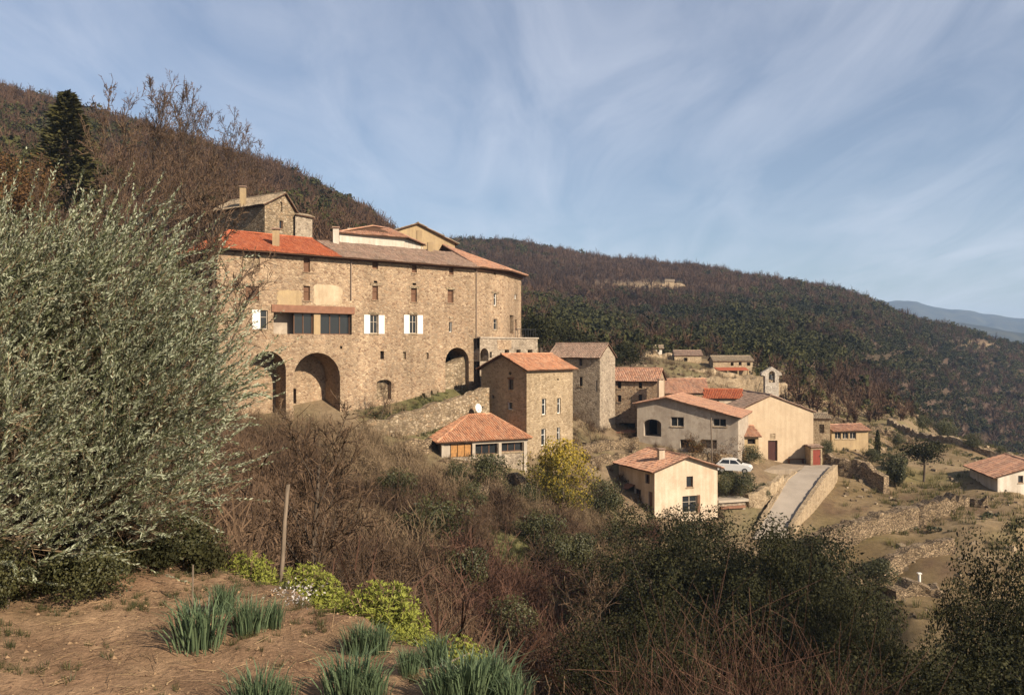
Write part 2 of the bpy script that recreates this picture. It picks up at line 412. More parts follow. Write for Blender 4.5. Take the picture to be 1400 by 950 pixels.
def ground_colour():
    PX = np.repeat(GP[:, None], len(GL), 1)
    PY = 475 - _Z / _GY * F
    X, Y = _GX, _GY
    def col(a): return np.array(a)[None, None, :] * np.ones(X.shape + (1,))
    def mixc(c, w, a): return c * (1 - w[..., None]) + col(a) * w[..., None]
    n1, n2, n3 = fbm(X / 3, Y / 3, 21), fbm(X / 9, Y / 9, 22), fbm(X / 1.1, Y / 1.1, 23)
    sm = lambda v, a, b: np.clip((v - a) / (b - a), 0, 1)
    c = col((.115, .085, .055))                                  # slopes under the brush
    c = mixc(c, sm(n2, .45, .65) * .7, (.19, .15, .085))
    c = mixc(c, sm(n1, .6, .75) * .6, (.085, .10, .035))
    gx, gy = plan(700, 58)
    grassy = np.exp(-(((PX - 700) / 60) ** 2 + ((Y - 57) / 5) ** 2) * 1.2)
    c = mixc(c, np.clip(grassy * 1.2, 0, 1) * (.3 + .5 * n3), (.11, .125, .04))
    vill = sm(Y, 70, 76) * (1 - sm(Y, 118, 135)) * sm(PX, 330, 470)
    c = mixc(c, vill * .85, (.235, .175, .115)); c = mixc(c, vill * sm(n1, .42, .6) * .75, (.15, .13, .065)); c = mixc(c, vill * sm(fbm(X / 2, Y / 2, 24), .55, .68) * .7, (.16, .11, .07))
    path = np.exp(-(((PX - 590) / 60) ** 2)) * sm(Y, 74, 77) * (1 - sm(Y, 85, 88))
    c = mixc(c, path * .75, (.09, .105, .035))
    fld = sm(PX, 1085, 1130) * sm(Y, 56, 66) * (1 - sm(Y, 196, 215))
    f = mixc(col((.235, .17, .10)), sm(n2, .42, .6), (.165, .12, .065))
    f = mixc(f, sm(n1, .55, .7) * .8, (.13, .085, .055)); f = mixc(f, sm(fbm(X / 14, Y / 4, 31), .55, .7) * .7, (.30, .225, .135))
    f = mixc(f, sm(fbm(X / 20, Y / 7, 35), .58, .7) * .6, (.16, .145, .06))
    c = c * (1 - fld[..., None]) + f * fld[..., None]
    up = sm(PX, 880, 930) * (1 - sm(PX, 1085, 1130)) * sm(Y, 118, 128) * (1 - sm(Y, 166, 176))
    c = mixc(c, up, (.24, .175, .105)); c = mixc(c, up * sm(n2, .5, .62) * .6, (.17, .155, .07)); c = mixc(c, up * sm(n1, .5, .65) * .7, (.17, .12, .075))
    far = np.maximum(sm(Y, 165, 215) * sm(PX, 560, 640), sm(Y, 88, 105) * (1 - sm(PX, 470, 560)))
    far = np.maximum(far, sm(Y, 125, 150) * sm(PX, 500, 560) * (1 - sm(PX, 860, 900)))
    ff = mixc(col((.105, .070, .052)), sm(fbm(X / 30, Y / 30, 41), .45, .6) * .6, (.075, .06, .034))
    c = c * (1 - far[..., None]) + ff * far[..., None]
    clear = np.exp(-(((PX - 880) / 75) ** 2 + ((PY - 392) / 6) ** 2)) + np.exp(-(((PX - 1335) / 32) ** 2 + ((PY - 471) / 4) ** 2))
    c = mixc(c, np.clip(clear * 1.3, 0, 1) * far * (.5 + .5 * n2), (.33, .25, .15))
    bare = np.exp(-(((PX - 1245) / 60) ** 2 + ((Y - 180) / 22) ** 2))
    c = mixc(c, np.clip(bare, 0, 1) * .6, (.30, .235, .15))
    gard = 1 - sm(Y, edgeY(PX) - .1, edgeY(PX) + .35)
    s = mixc(col((.25, .155, .095)), sm(n3, .35, .65) * .8, (.35, .235, .145))
    s = mixc(s, sm(fbm(X / .25, Y / .25, 51), .5, .75) * .6, (.18, .11, .068))
    s = mixc(s, sm(fbm(X / .9, Y / .9, 52), .58, .72) * .5, (.12, .105, .05))
    c = c * (1 - gard[..., None]) + s * gard[..., None]
    return c

def make_ground():
    ni, nj = _Z.shape
    co = np.stack([_GX, _GY, _Z], -1).reshape(-1, 3).astype(np.float32)
    i, j = np.meshgrid(np.arange(ni - 1), np.arange(nj - 1), indexing='ij')
    a = (i * nj + j).reshape(-1)
    fc = np.stack([a, a + nj, a + nj + 1, a + 1], -1).astype(np.int32)
    me = bpy.data.meshes.new('ground')
    me.vertices.add(len(co)); me.loops.add(fc.size); me.polygons.add(len(fc))
    me.vertices.foreach_set('co', co.reshape(-1))
    me.loops.foreach_set('vertex_index', fc.reshape(-1))
    me.polygons.foreach_set('loop_start', np.arange(0, fc.size, 4, dtype=np.int32))
    me.polygons.foreach_set('use_smooth', np.ones(len(fc), dtype=bool))
    at = me.attributes.new('soil', 'FLOAT_COLOR', 'POINT')
    cc = ground_colour().reshape(-1, 3)
    at.data.foreach_set('color', np.concatenate([cc, np.ones((len(cc), 1))], 1).astype(np.float32).reshape(-1))
    m = NT('ground_soil')
    A = m.n('ShaderNodeAttribute', attribute_name='soil')
    o = m.obj()
    c = m.mix(1, A.outputs['Color'], m.ramp(m.noise(o, 1.7, 6, .7), [(.3, .68), (.7, 1.3)]), 'MULTIPLY')
    fine = m.noise(o, 22, 5, .7)
    c = m.mix(1, c, m.ramp(fine, [(.3, .7), (.7, 1.28)]), 'MULTIPLY')
    m.bump(m.mix(.5, fine, m.noise(o, 4, 5, .7)), .9, .06)
    me.materials.append(m.base(c, 1, .05))
    me.update(calc_edges=True)
    return tag(link('ground', me), kind='structure')
make_ground()

# far blue ridges on the skyline: own hills several kilometres off
def ridge(name, prof, Y0, depth, col):
    pxs = np.arange(prof[0][0], prof[-1][0] + 1, 6.0)
    top = np.interp(pxs, [a for a, b in prof], [b for a, b in prof])
    top = top + (fbm(pxs / 22, pxs * 0 + Y0, 61) - .5) * 3.0
    rows = []
    for t in np.linspace(0, 1, 16):
        Y = Y0 - depth * (1 - t)
        zt = (475 - top) / F * Y0
        z = -95 + (zt + 95) * t ** .9 + (fbm(pxs / 15, pxs * 0 + t * 6, 62) - .5) * 55 * (1 - t) * t * 4 * depth / 1500
        rows.append(np.stack([(pxs - 700) / F * Y, np.full_like(pxs, Y), z], -1))
    rows.append(rows[-1] + np.array([0, depth, 0]) * 1.0); rows[-1][:, 2] = -95
    co = np.array(rows)
    nr, nc = co.shape[:2]
    me = bpy.data.meshes.new(name)
    f = [(r * nc + k, r * nc + k + 1, (r + 1) * nc + k + 1, (r + 1) * nc + k) for r in range(nr - 1) for k in range(nc - 1)]
    me.from_pydata([tuple(v) for v in co.reshape(-1, 3)], [], f)
    me.polygons.foreach_set('use_smooth', [True] * len(f))
    m = NT(name + '_woods')
    n = m.noise(m.obj(), .012, 6, .65)
    me.materials.append(m.base(m.mix(m.ramp(n, [(.4, 0), (.6, 1)]), col, (col[0] * 2.2, col[1] * 1.9, col[2] * 1.6)), 1, .05))
    return tag(link(name, me), kind='structure')
ridge('distant_hills', [(900, 436), (1120, 424), (1200, 414), (1225, 411), (1252, 413), (1275, 420), (1310, 423), (1330, 425), (1350, 429), (1400, 436), (1480, 440), (1800, 446), (2400, 450)], 4300, 1500, (.035, .04, .03))
ridge('distant_hills', [(1000, 452), (1240, 440), (1290, 437), (1340, 445), (1400, 456), (1500, 462), (1700, 458), (2300, 462)], 2500, 900, (.03, .033, .02))

# ------------------------------------------------------------------ building kit
class Wall:
    """one upright wall face from plan point A (left, seen from outside) to B"""
    def __init__(s, A, B):
        s.A, s.B = Vector(A), Vector(B)
        s.L = (s.B - s.A).length
        s.d = (s.B - s.A) / s.L
        s.n = Vector((s.d.y, -s.d.x))
    def u(s, px):
        k = (px - 700) / F
        den = s.d.x - k * s.d.y
        return (k * s.A.y - s.A.x) / den
    def P(s, u, z, dep=0):
        q = s.A + s.d * u - s.n * dep
        return Vector((q.x, q.y, z))
    def uz(s, px, py):
        u = s.u(px)
        return u, zat(py, (s.A + s.d * u).y)
    def rect(s, x0, y0, x1, y1):
        ua, ub = s.u(x0), s.u(x1)
        Y = (s.A + s.d * ((ua + ub) / 2)).y
        return ua, zat(y1, Y), ub, zat(y0, Y)

def hole_outline(r, arch):
    u0, z0, u1, z1 = r
    if not arch: return [(u0, z0), (u1, z0), (u1, z1), (u0, z1)]
    w = (u1 - u0) / 2
    h = min(w, (z1 - z0) * .8) if arch is True else arch
    pts = [(u0, z0), (u1, z0)]
    for k in range(0, 13):
        a = math.pi * k / 12
        pts.append(((u0 + u1) / 2 + w * math.cos(a), z1 - h + h * math.sin(a)))
    return pts

def wall_face(mb, w, outline, holes, m=0):
    """outline [(u,z)] with holes [(outline, reveal depth)] cut out and lined"""
    loops = [[Vector((u, z, 0)) for u, z in outline]] + [[Vector((u, z, 0)) for u, z in h] for h, _ in holes]
    flat = [p for lp in loops for p in lp]
    tris = tessellate_polygon(loops)
    out = []
    for t in tris:
        a, b, c = (flat[k] for k in t)
        if (b - a).cross(c - a).z < 0: t = (t[0], t[2], t[1])
        out.append(t)
    mb.tri_mesh([w.P(p.x, p.y) for p in flat], out, m)
    for h, dep in holes:
        n = len(h)
        for k in range(n):
            (ua, za), (ub, zb) = h[k], h[(k + 1) % n]
            mb.poly([w.P(ua, za), w.P(ua, za, dep), w.P(ub, zb, dep), w.P(ub, zb)], m)

def bar(mb, w, u0, z0, u1, z1, d0, d1, m=0):
    """a board on the wall between depths d0 (outer) and d1"""
    b = [w.P(u0, z0, d0), w.P(u1, z0, d0), w.P(u1, z0, d1), w.P(u0, z0, d1)]
    t = [w.P(u0, z1, d0), w.P(u1, z1, d0), w.P(u1, z1, d1), w.P(u0, z1, d1)]
    mb.hexa(b, t, m)

def fit_opening(op, w, root):
    """the parts that fill one opening; op has r (u0,z0,u1,z1)"""
    u0, z0, u1, z1 = op['r']
    k = op['kind']; dep = op['dep']
    lab = op.get('label')
    W, Hh = u1 - u0, z1 - z0
    o = None
    if k == 'window':
        f = MB(); t = min(.07, W * .14); a, b = dep - .09, dep - .03
        bar(f, w, u0, z0, u0 + t, z1, a, b); bar(f, w, u1 - t, z0, u1, z1, a, b)
        bar(f, w, u0 + t, z0, u1 - t, z0 + t, a, b); bar(f, w, u0 + t, z1 - t, u1 - t, z1, a, b)
        if W > .75:
            for q in range(1, op.get('lights', 2)):
                uc = u0 + W * q / op.get('lights', 2)
                bar(f, w, uc - t * .5, z0 + t, uc + t * .5, z1 - t, a, b)
        if Hh > 1.1 and W < 2: bar(f, w, u0 + t, z0 + Hh * .62, u1 - t, z0 + Hh * .62 + t * .6, a + .01, b)
        o = f.build('window', M[op.get('frame', 'wood_brown')], root)
        g = MB(); g.poly([w.P(u0, z0, dep - .025), w.P(u1, z0, dep - .025), w.P(u1, z1, dep - .025), w.P(u0, z1, dep - .025)])
        g.build('pane', M[op.get('pane', 'glass')], o)
        if op.get('sill', True) and W > .4:
            s = MB(); bar(s, w, u0 - .08, z0 - .09, u1 + .08, z0 - .003, -.07, .05); s.build('sill', M[op.get('sillm', 'tan_stone')], o)
    elif k == 'door':
        f = MB(); bar(f, w, u0 + .02, z0, u1 - .02, z1 - .02, dep - .07, dep - .01)
        nb = max(3, int(W / .2))
        for q in range(nb):
            bar(f, w, u0 + .03 + (W - .06) * q / nb, z0 + .05, u0 + .01 + (W - .06) * (q + 1) / nb, z1 - .06, dep - .09, dep - .07)
        o = f.build('door', M[op.get('m', 'wood_dark')], root)
        h = MB(); h.box(w.P(u0 + W * .85, z0 + 1.0, dep - .12), (w.d.x * .03, w.d.y * .03, 0), (w.n.x * .03, w.n.y * .03, 0), (0, 0, .07))
        h.build('handle', M['dark_metal'], o)
    elif k == 'infill_or_shade':
        f = MB(); hl = hole_outline(op['r'], op.get('arch'))
        f.poly([w.P(a, b, dep) for a, b in hl])
        o = f.build(op.get('name', 'infill_or_shade'), M[op.get('m', 'facade')], root)
    elif k == 'niche':
        f = MB(); hl = hole_outline(op['r'], op.get('arch'))
        inner = [(hole_outline(w.rect(*q), False), .35) for q in op.get('inner', [])]
        ww = Wall(w.A - w.n * dep, w.B - w.n * dep)
        wall_face(f, ww, hl, inner)
        o = f.build('recess_wall', M[op.get('m', 'facade')], root)
        for q, _ in inner:
            g = MB(); g.poly([ww.P(a, b, .35) for a, b in q]); g.build('opening', M['dark'], o)  # sheet painted with the shade of the small hole
    if o is not None and lab: o['label'] = lab
    for side in op.get('shutters', ''):
        s = MB(); sw = op.get('sw', W * .75)
        a, b = (u0 - .03 - sw, u0 - .03) if side == 'L' else (u1 + .03, u1 + .03 + sw)
        bar(s, w, a, z0 - .02, b, z1 + .02, -.05, -.012)
        for q in range(9):
            zz = z0 + .08 + (Hh - .16) * q / 8
            bar(s, w, a + .05, zz - .03, b - .05, zz + .03, -.062, -.05)
        s.build('shutter', M[op.get('shm', 'white_paint')], root)
    if op.get('lintel'):
        s = MB(); bar(s, w, u0 - .12, z1 + .003, u1 + .12, z1 + .16, -.025, .06); s.build('lintel', M[op.get('lm', 'lintel_brown')], root)

def op(x0, y0, x1, y1, kind='window', dep=None, **kw):
    d = dict(px=(x0, y0, x1, y1), kind=kind, **kw)
    d['dep'] = dep if dep is not None else {'window': .22, 'door': .25, 'infill_or_shade': .18, 'niche': 2.2}.get(kind, .25)
    return d

def do_wall(mb, w, outline, ops, root, m=0):
    holes = []
    for o in ops:
        o['r'] = w.rect(*o['px'])
        holes.append((hole_outline(o['r'], o.get('arch')), o['dep']))
    wall_face(mb, w, outline, holes, m)
    for o in ops: fit_opening(o, w, root)

TILE = .21
def roof_plane(mb, poly, rng, deck=.10, tile=TILE, rise=.075):
    """poly: eave left, eave right, then the rest anticlockwise seen from above; deck slab (slot 0), rows of half-round tiles (slot 1)"""
    P = [Vector(p) for p in poly]
    n = (P[1] - P[0]).cross(P[2] - P[0]).normalized()
    if n.z < 0: n = -n
    mb.hexa([p - n * deck for p in P], P, 0)
    e = (P[1] - P[0]).normalized()
    s = n.cross(e)
    if s.z < 0: s = -s
    Q = [((p - P[0]).dot(e), (p - P[0]).dot(s)) for p in P]
    umin, umax = min(q[0] for q in Q), max(q[0] for q in Q)
    nc = max(1, int((umax - umin) / tile))
    tw = (umax - umin) / nc
    def span(u):
        vs = []
        for k in range(len(Q)):
            (a, b), (c, d) = Q[k], Q[(k + 1) % len(Q)]
            if abs(c - a) < 1e-9: continue
            t = (u - a) / (c - a)
            if -1e-9 <= t <= 1 + 1e-9: vs.append(b + (d - b) * t)
        return (min(vs), max(vs)) if len(vs) >= 2 else None
    prof = [(-.5, 0), (-.34, .72), (0, 1), (.34, .72), (.5, 0)]
    ru = rng.randint(0, 4000)
    for c in range(nc):
        uc = umin + (c + .5) * tw
        sp = span(uc)
        if not sp or sp[1] - sp[0] < .08: continue
        v = sp[0] - .03
        row = 0
        while v < sp[1] - .02:
            v2 = min(v + .40, sp[1])
            lift = rng.uniform(0, .026) + .02 * math.sin(c * .37 + row * .5 + ru)
            lo, hi = [], []
            du = rng.uniform(-.01, .01)
            for a, b in prof:
                lo.append(P[0] + e * (uc + a * tw + du) + s * v + n * (b * rise + .016 + lift))
                hi.append(P[0] + e * (uc + a * tw * .9 + du) + s * v2 + n * (b * rise * .9 + lift))
            uvv = (ru + c + .5, ru * .37 + row + .5)
            for k in range(4):
                mb.poly([lo[k], lo[k + 1], hi[k + 1], hi[k]], 1, [uvv] * 4)
            mb.poly(list(reversed(lo)), 1, [uvv] * 5)
            v = v2; row += 1
    return n

def ridge_caps(mb, a, b, rng, r=.13):
    a, b = Vector(a), Vector(b)
    L = (b - a).length; d = (b - a) / L
    side = d.cross(Vector((0, 0, 1))).normalized(); up = side.cross(d)
    k = max(1, int(L / .42))
    for q in range(k):
        p, p2 = a + d * (L * q / k), a + d * (L * (q + 1.06) / k)
        lo, hi = [], []
        for t in range(6):
            an = math.pi * t / 5
            o = side * (math.cos(an) * r) + up * (math.sin(an) * r * .9 - .03)
            lo.append(p + o * 1.08); hi.append(p2 + o)
        uvv = (rng.random() * 900, rng.random() * 900)
        for t in range(5): mb.poly([lo[t], lo[t + 1], hi[t + 1], hi[t]], 1, [uvv] * 4)
        mb.poly(lo, 1, [uvv] * 6)

def gable_roof(root, A, B, Cc, D, ze1, ze2, zr, axis, mat, oh=.45, gh=.3, t=.5, seed=1):
    """footprint A-B-C-D; ridge runs parallel to B->C (axis 'BC') or to A->B ('AB'). ze1/ze2: eaves of the near/far side along that axis"""
    rng = random.Random(seed)
    if axis == 'BC': p0, p1, q0, q1 = B, Cc, A, D         # side 1 eave B->C, side 2 eave A->D
    else: p0, p1, q0, q1 = A, B, D, Cc
    e = (p1 - p0).normalized()
    r0, r1 = p0.lerp(q0, t), p1.lerp(q1, t)
    mb = MB()
    res = []
    for (a, b, ze) in ((p0, p1, ze1), (q0, q1, ze2)):
        half = ((r0 - a) - e * (r0 - a).dot(e)).length
        out = -((r0 - a) - e * (r0 - a).dot(e)).normalized()
        sl = (zr - ze) / half
        E0 = a + out * oh - e * gh; E1 = b + out * oh + e * gh
        R0, R1 = r0 - e * gh, r1 + e * gh
        zz = ze - oh * sl
        pts = [Vector((E0.x, E0.y, zz + .1)), Vector((E1.x, E1.y, zz + .1)), Vector((R1.x, R1.y, zr + .1)), Vector((R0.x, R0.y, zr + .1))]
        roof_plane(mb, pts, rng)
        res.append(pts)
    ridge_caps(mb, res[0][3] + Vector((0, 0, .06)), res[0][2] + Vector((0, 0, .06)), rng)
    return mb.build('roof', [M['eave_wood'], M[mat]], root)

def chimney(root, roof, px, y0, y1, Y, wpx, mat='tan_plaster', depth=.6, cap=True, extra=.6):
    """a chimney on the roof: its cap is a sub-part"""
    c = plan(px, Y); w = wpx / F * Y / 2
    z1, z0 = zat(y0, Y), zat(y1, Y) - extra
    mb = MB(); mb.box((c.x, c.y + depth / 2, (z0 + z1) / 2), (w, .12 * w, 0), (-.1 * depth, depth / 2, 0), (0, 0, (z1 - z0) / 2))
    if cap:
        mb.box((c.x, c.y + depth / 2, z1 + .16), (w * 1.25, .12 * w, 0), (-.1 * depth, depth * .6, 0), (0, 0, .05), 1)
        for sx in (-1, 1):
            mb.box((c.x + sx * w * .75, c.y + depth / 2, z1 + .055), (w * .16, 0, 0), (0, depth * .4, 0), (0, 0, .053), 1)
    return mb.build('chimney', [M[mat], M['tile_old']], roof)

def house(name, label, cat, A, B, Cc, zb, ze, zr, axis, wall='facade', roof='tile_mid', opsAB=(), opsBC=(), ze2=None, oh=.45, gh=.3, t=.5, seed=1, group=None, roofname=True):
    """a four-sided house with a pitched roof; A-B and B-C are the sides the picture shows"""
    D = A + (Cc - B)
    ze2 = ze if ze2 is None else ze2
    ctr = (A + Cc) / 2
    root = empty(name, (ctr.x, ctr.y, zb), label, cat, group)
    mb = MB()
    def prof(L, gable, za, zbq, tt):
        p = [(0, zb), (L, zb), (L, zbq)]
        if gable: p.append((L * tt, zr))
        return p + [(0, za)]
    if axis == 'BC':
        sides = [(A, B, True, ze2, ze, 1 - t, opsAB), (B, Cc, False, ze, ze, .5, opsBC), (Cc, D, True, ze, ze2, t, ()), (D, A, False, ze2, ze2, .5, ())]
    else:
        sides = [(A, B, False, ze, ze, .5, opsAB), (B, Cc, True, ze, ze2, t, opsBC), (Cc, D, False, ze2, ze2, .5, ()), (D, A, True, ze2, ze, 1 - t, ())]
    walls = []
    for a, b, gb, za, zq, tt, ops in sides:
        w = Wall(a, b)
        walls.append(w)
        do_wall(mb, w, prof(w.L, gb, za, zq, tt), list(ops), root)
    mb.build('wall', M[wall], root)
    rf = gable_roof(root, A, B, Cc, D, ze, ze2, zr, axis, roof, oh, gh, t, seed)
    return root, walls, rf
# ------------------------------------------------------------------ the long stone mansion
def mansion():
    V0 = plan(296, 70.0); V2 = plan(648, 87.0)
    V3, V4 = plan(690, 91.5), plan(712.5, 98.0)
    V5 = Vector((V4.x - 5.5, V4.y + 7)); V6 = Vector((V0.x - 3.2, V0.y + 7.2))
    ZE, ZB = 8.0, -9.0
    root = empty('stone_mansion', (-10, 80, ZB), 'long five storey stone mansion with two great arches, white shutters and red tiled roof end', 'house')
    w1, w2, w3 = Wall(V0, V2), Wall(V2, V3), Wall(V3, V4)
    mb = MB()
    wn = dict(frame='wood_brown', sillm='facade', pane='wood_brown')
    ops = [op(333, 350, 355, 368, 'infill_or_shade', .12, m='rubble'), op(336, 391, 354, 411, **wn),
           op(415, 352, 424, 372, **wn), op(415, 391, 424, 411, **wn),
           op(509, 357, 517, 368, **wn), op(509, 391, 517, 410, **wn), op(511, 384, 516, 388, 'infill_or_shade', .3, m='dark'),
           op(563, 362, 570, 373, **wn), op(562, 394, 570, 413, **wn), op(564, 387, 569, 390, 'infill_or_shade', .3, m='dark'),
           op(614, 365, 620, 376, **wn), op(612, 396, 620, 414, **wn),
           op(506, 431, 517, 456, frame='pale_paint', shutters='LR', sw=.62), op(560, 431, 570, 456, frame='pale_paint', shutters='LR', sw=.62),
           op(356, 424, 366, 450, frame='pale_paint', shutters='L', sw=.7),
           op(614, 440, 618, 454, frame='white_paint'),
           op(374, 428, 481, 457, 'dark', 1.3),
           op(520, 480, 525, 491, 'infill_or_shade', .35, m='dark'), op(551, 481, 555, 491, 'infill_or_shade', .2, m='rubble'), op(583, 482, 586, 491, 'infill_or_shade', .2, m='rubble'),
           op(465, 473, 468, 477, 'infill_or_shade', .3, m='dark'),
           op(515, 519, 535, 546, 'infill_or_shade', .5, m='rubble', arch=.3),
           op(340, 480, 391, 600, 'niche', 2.0, arch=True),
           op(401, 482, 465, 600, 'niche', 2.7, arch=True, inner=[(409, 533, 425, 554)]),
           op(609, 475, 641, 536, 'niche', 3.0, arch=True, m='dark')]  # near-black back wall paints the shade deep in this arch
    do_wall(mb, w1, [(0, ZB), (w1.L, ZB), (w1.L, ZE), (0, ZE)], ops, root)
    ops = [op(675, 369, 678, 376, 'infill_or_shade', .2, m='dark'), op(675, 401, 679, 418, frame='white_paint'), op(675, 436, 680, 451, frame='pale_paint'),
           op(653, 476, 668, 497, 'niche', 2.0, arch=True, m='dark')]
    do_wall(mb, w2, [(0, ZB), (w2.L, ZB), (w2.L, ZE), (0, ZE)], ops, root)
    ops = [op(697, 431, 702, 456, 'infill_or_shade', .5, m='dark'), op(703.5, 402, 706.5, 409, frame='white_paint'), op(704, 437, 707, 452, 'door', m='wood_brown')]
    do_wall(mb, w3, [(0, ZB), (w3.L, ZB), (w3.L, ZE), (0, ZE)], ops, root)
    for a, b in ((V4, V5), (V5, V6), (V6, V0)):
        w = Wall(a, b); wall_face(mb, w, [(0, ZB), (w.L, ZB), (w.L, ZE), (0, ZE)], [])
    mb.build('wall', M['facade'], root)
    # stone fill rising inside the right-hand arch
    s = MB(); q = w1.rect(609, 487, 641, 538); uu = (q[0] + .003, q[2] - .003)
    s.hexa([w1.P(uu[0], q[1], .5), w1.P(uu[1], q[1], .5), w1.P(uu[1], q[1], 1.4), w1.P(uu[0], q[1], 1.4)], [w1.P(uu[0], zat(502, 86), .5), w1.P(uu[1], zat(486, 86), .5), w1.P(uu[1], zat(486, 86), 1.4), w1.P(uu[0], zat(502, 86), 1.4)])
    s.build('arch_fill', M['rubble'], root)
    # loggia fittings: back wall, pier, glazing, brown lintel board
    r = w1.rect(374, 428, 481, 457)
    f = MB(); f.poly([w1.P(r[0], r[1], 1.3), w1.P(r[2], r[1], 1.3), w1.P(r[2], r[3], 1.3), w1.P(r[0], r[3], 1.3)]); f.build('recess_wall', M['grey_render'], root)
    l = MB(); bar(l, w1, r[0] - .2, r[3] + .003, r[2] + .25, r[3] + .62, -.10, .02); l.build('lintel', M['lintel_brown'], root)
    u = [w1.u(x) for x in (374, 404, 430, 439, 481)]
    p = MB(); bar(p, w1, u[2], r[1], u[3], r[3] - .02, .12, .55); p.build('pier', M['tan_plaster'], root)
    for a, b, nl in ((u[3] + .02, u[4] - .02, 3), (u[1], u[2] - .02, 2)):
        g = MB(); t = .07
        bar(g, w1, a, r[1], b, r[1] + t, .35, .42); bar(g, w1, a, r[3] - t - .02, b, r[3] - .02, .35, .42)
        for q in range(nl + 1):
            x = a + (b - a - t) * q / nl; bar(g, w1, x, r[1] + t, x + t, r[3] - t - .02, .35, .42)
        o = g.build('window', M['wood_brown'], root)
        g = MB(); g.poly([w1.P(a, r[1], .4), w1.P(b, r[1], .4), w1.P(b, r[3], .4), w1.P(a, r[3], .4)]); g.build('pane', M['glass'], o)
    # lighter rendered patches round the loggia, and the downpipe
    for a, b, c, d, mm in ((427, 389, 469, 418, 'pale_patch'), (378, 396, 414, 418, 'tan_plaster')):
        q = w1.rect(a, b, c, d); rn = random.Random(a)
        hl = []
        for k in range(26):
            an = 2 * math.pi * k / 26; sx, sy = math.cos(an), math.sin(an)
            e = 1 / max(abs(sx), abs(sy)) * rn.uniform(.86, 1)
            hl.append(((q[0] + q[2]) / 2 + sx * e * (q[2] - q[0]) / 2, (q[1] + q[3]) / 2 + sy * e * (q[3] - q[1]) / 2))
        s = MB(); s.hexa([w1.P(x, z, .03) for x, z in hl], [w1.P(x, z, -.018) for x, z in hl])
        s.build('plaster_patch', M[mm], root)
    s = MB(); uu = w1.u(479.5)
    s.tube([w1.P(uu, ZE - .15, -.09), w1.P(uu, 4.2, -.09)], .055); s.build('drainpipe', M['zinc'], root)
    s = MB(); uu = w2.u(650.5)
    s.tube([w2.P(uu, ZE - .2, -.09), w2.P(uu, -2.6, -.09)], .05); s.build('drainpipe', M['zinc'], root)
    # a string of stone brackets above the windows
    for a, b, c, d in ((506, 387, 520, 390), (560, 391, 573, 394), (610, 393, 622, 396), (504, 427, 519, 430), (558, 427, 573, 430), (614, 433, 619, 435), (672, 399, 682, 401)):
        q = w1.rect(a, b, c, d) if a < 648 else w2.rect(a, b, c, d)
        s = MB(); bar(s, w1 if a < 648 else w2, q[0], q[1], q[2], q[3], -.06, .04); s.build('lintel', M['rubble'], root)
    # roofs
    rng = random.Random(7)
    d, inn = w1.d, -w1.n
    up = lambda v, z: Vector((v.x, v.y, z))
    k1 = w1.P(w1.u(462), 0); k1 = Vector((k1.x, k1.y))
    s = MB()
    E0, E1 = V0 - d * .4 - inn * .7, k1 - inn * .7
    roof_plane(s, [up(E0, ZE - .12), up(E1, ZE - .12), up(E1 + inn * 5.4, ZE + 1.95), up(E0 + inn * 5.4 + d * 3.4, ZE + 2.0)], rng)
    roof_plane(s, [up(E1 + inn * 9.6, ZE - .1), up(E0 + inn * 9.6, ZE - .1), up(E0 + inn * 5.4 + d * 3.4, ZE + 2.0), up(E1 + inn * 5.4, ZE + 1.95)], rng)
    roof_plane(s, [up(E0 + inn * 9.6, ZE - .1), up(E0, ZE - .12), up(E0 + inn * 5.4 + d * 3.4, ZE + 2.0)], rng)
    ridge_caps(s, up(E0, ZE - .06), up(E0 + inn * 5.4 + d * 3.4, ZE + 2.06), rng)
    ridge_caps(s, up(E0 + inn * 5.4 + d * 3.4, ZE + 2.06), up(E1 + inn * 5.4, ZE + 2.0), rng)
    s.hexa([w1.P(-.2, ZE - .28, -.3), w1.P(w1.u(462), ZE - .28, -.3), w1.P(w1.u(462), ZE - .28, .1), w1.P(-.2, ZE - .28, .1)],
           [w1.P(-.2, ZE - .02, -.3), w1.P(w1.u(462), ZE - .02, -.3), w1.P(w1.u(462), ZE - .02, .1), w1.P(-.2, ZE - .02, .1)], 0)
    r_red = s.build('roof', [M['eave_wood'], M['tile_red']], root); r_red['label'] = 'bright new red tiled roof end'
    chimney(root, r_red, 376, 315, 332, 74.3, 9, 'tan_plaster')
    chimney(root, r_red, 458.5, 313, 332, 80.5, 8, 'white_plaster')
    s = MB()
    E2 = V2 - inn * .7 + d * .2
    roof_plane(s, [up(E1, ZE - .12), up(E2, ZE - .12), up(E2 + inn * 4.6, ZE + 1.75), up(E1 + inn * 4.6, ZE + 1.75)], rng)
    roof_plane(s, [up(E2 + inn * 9.6, ZE - .1), up(E1 + inn * 9.6, ZE - .1), up(E1 + inn * 4.6, ZE + 1.75), up(E2 + inn * 4.6, ZE + 1.75)], rng)
    a = w1.u(462)
    s.hexa([w1.P(a, ZE - .28, -.3), w1.P(w1.L, ZE - .28, -.3), w1.P(w1.L, ZE - .28, .1), w1.P(a, ZE - .28, .1)],
           [w1.P(a, ZE - .02, -.3), w1.P(w1.L, ZE - .02, -.3), w1.P(w1.L, ZE - .02, .1), w1.P(a, ZE - .02, .1)], 0)
    # gable wall end where the high red roof meets the low brown one
    r_b = s.build('roof', [M['eave_wood'], M['tile_old']], root); r_b['label'] = 'low weathered brown roof over the middle'
    chimney(root, r_b, 587.5, 331, 350, 87.5, 7, 'tan_plaster', cap=False)
    s = MB()
    ap = Vector((-7.6, 97.0, ZE + 3.3))
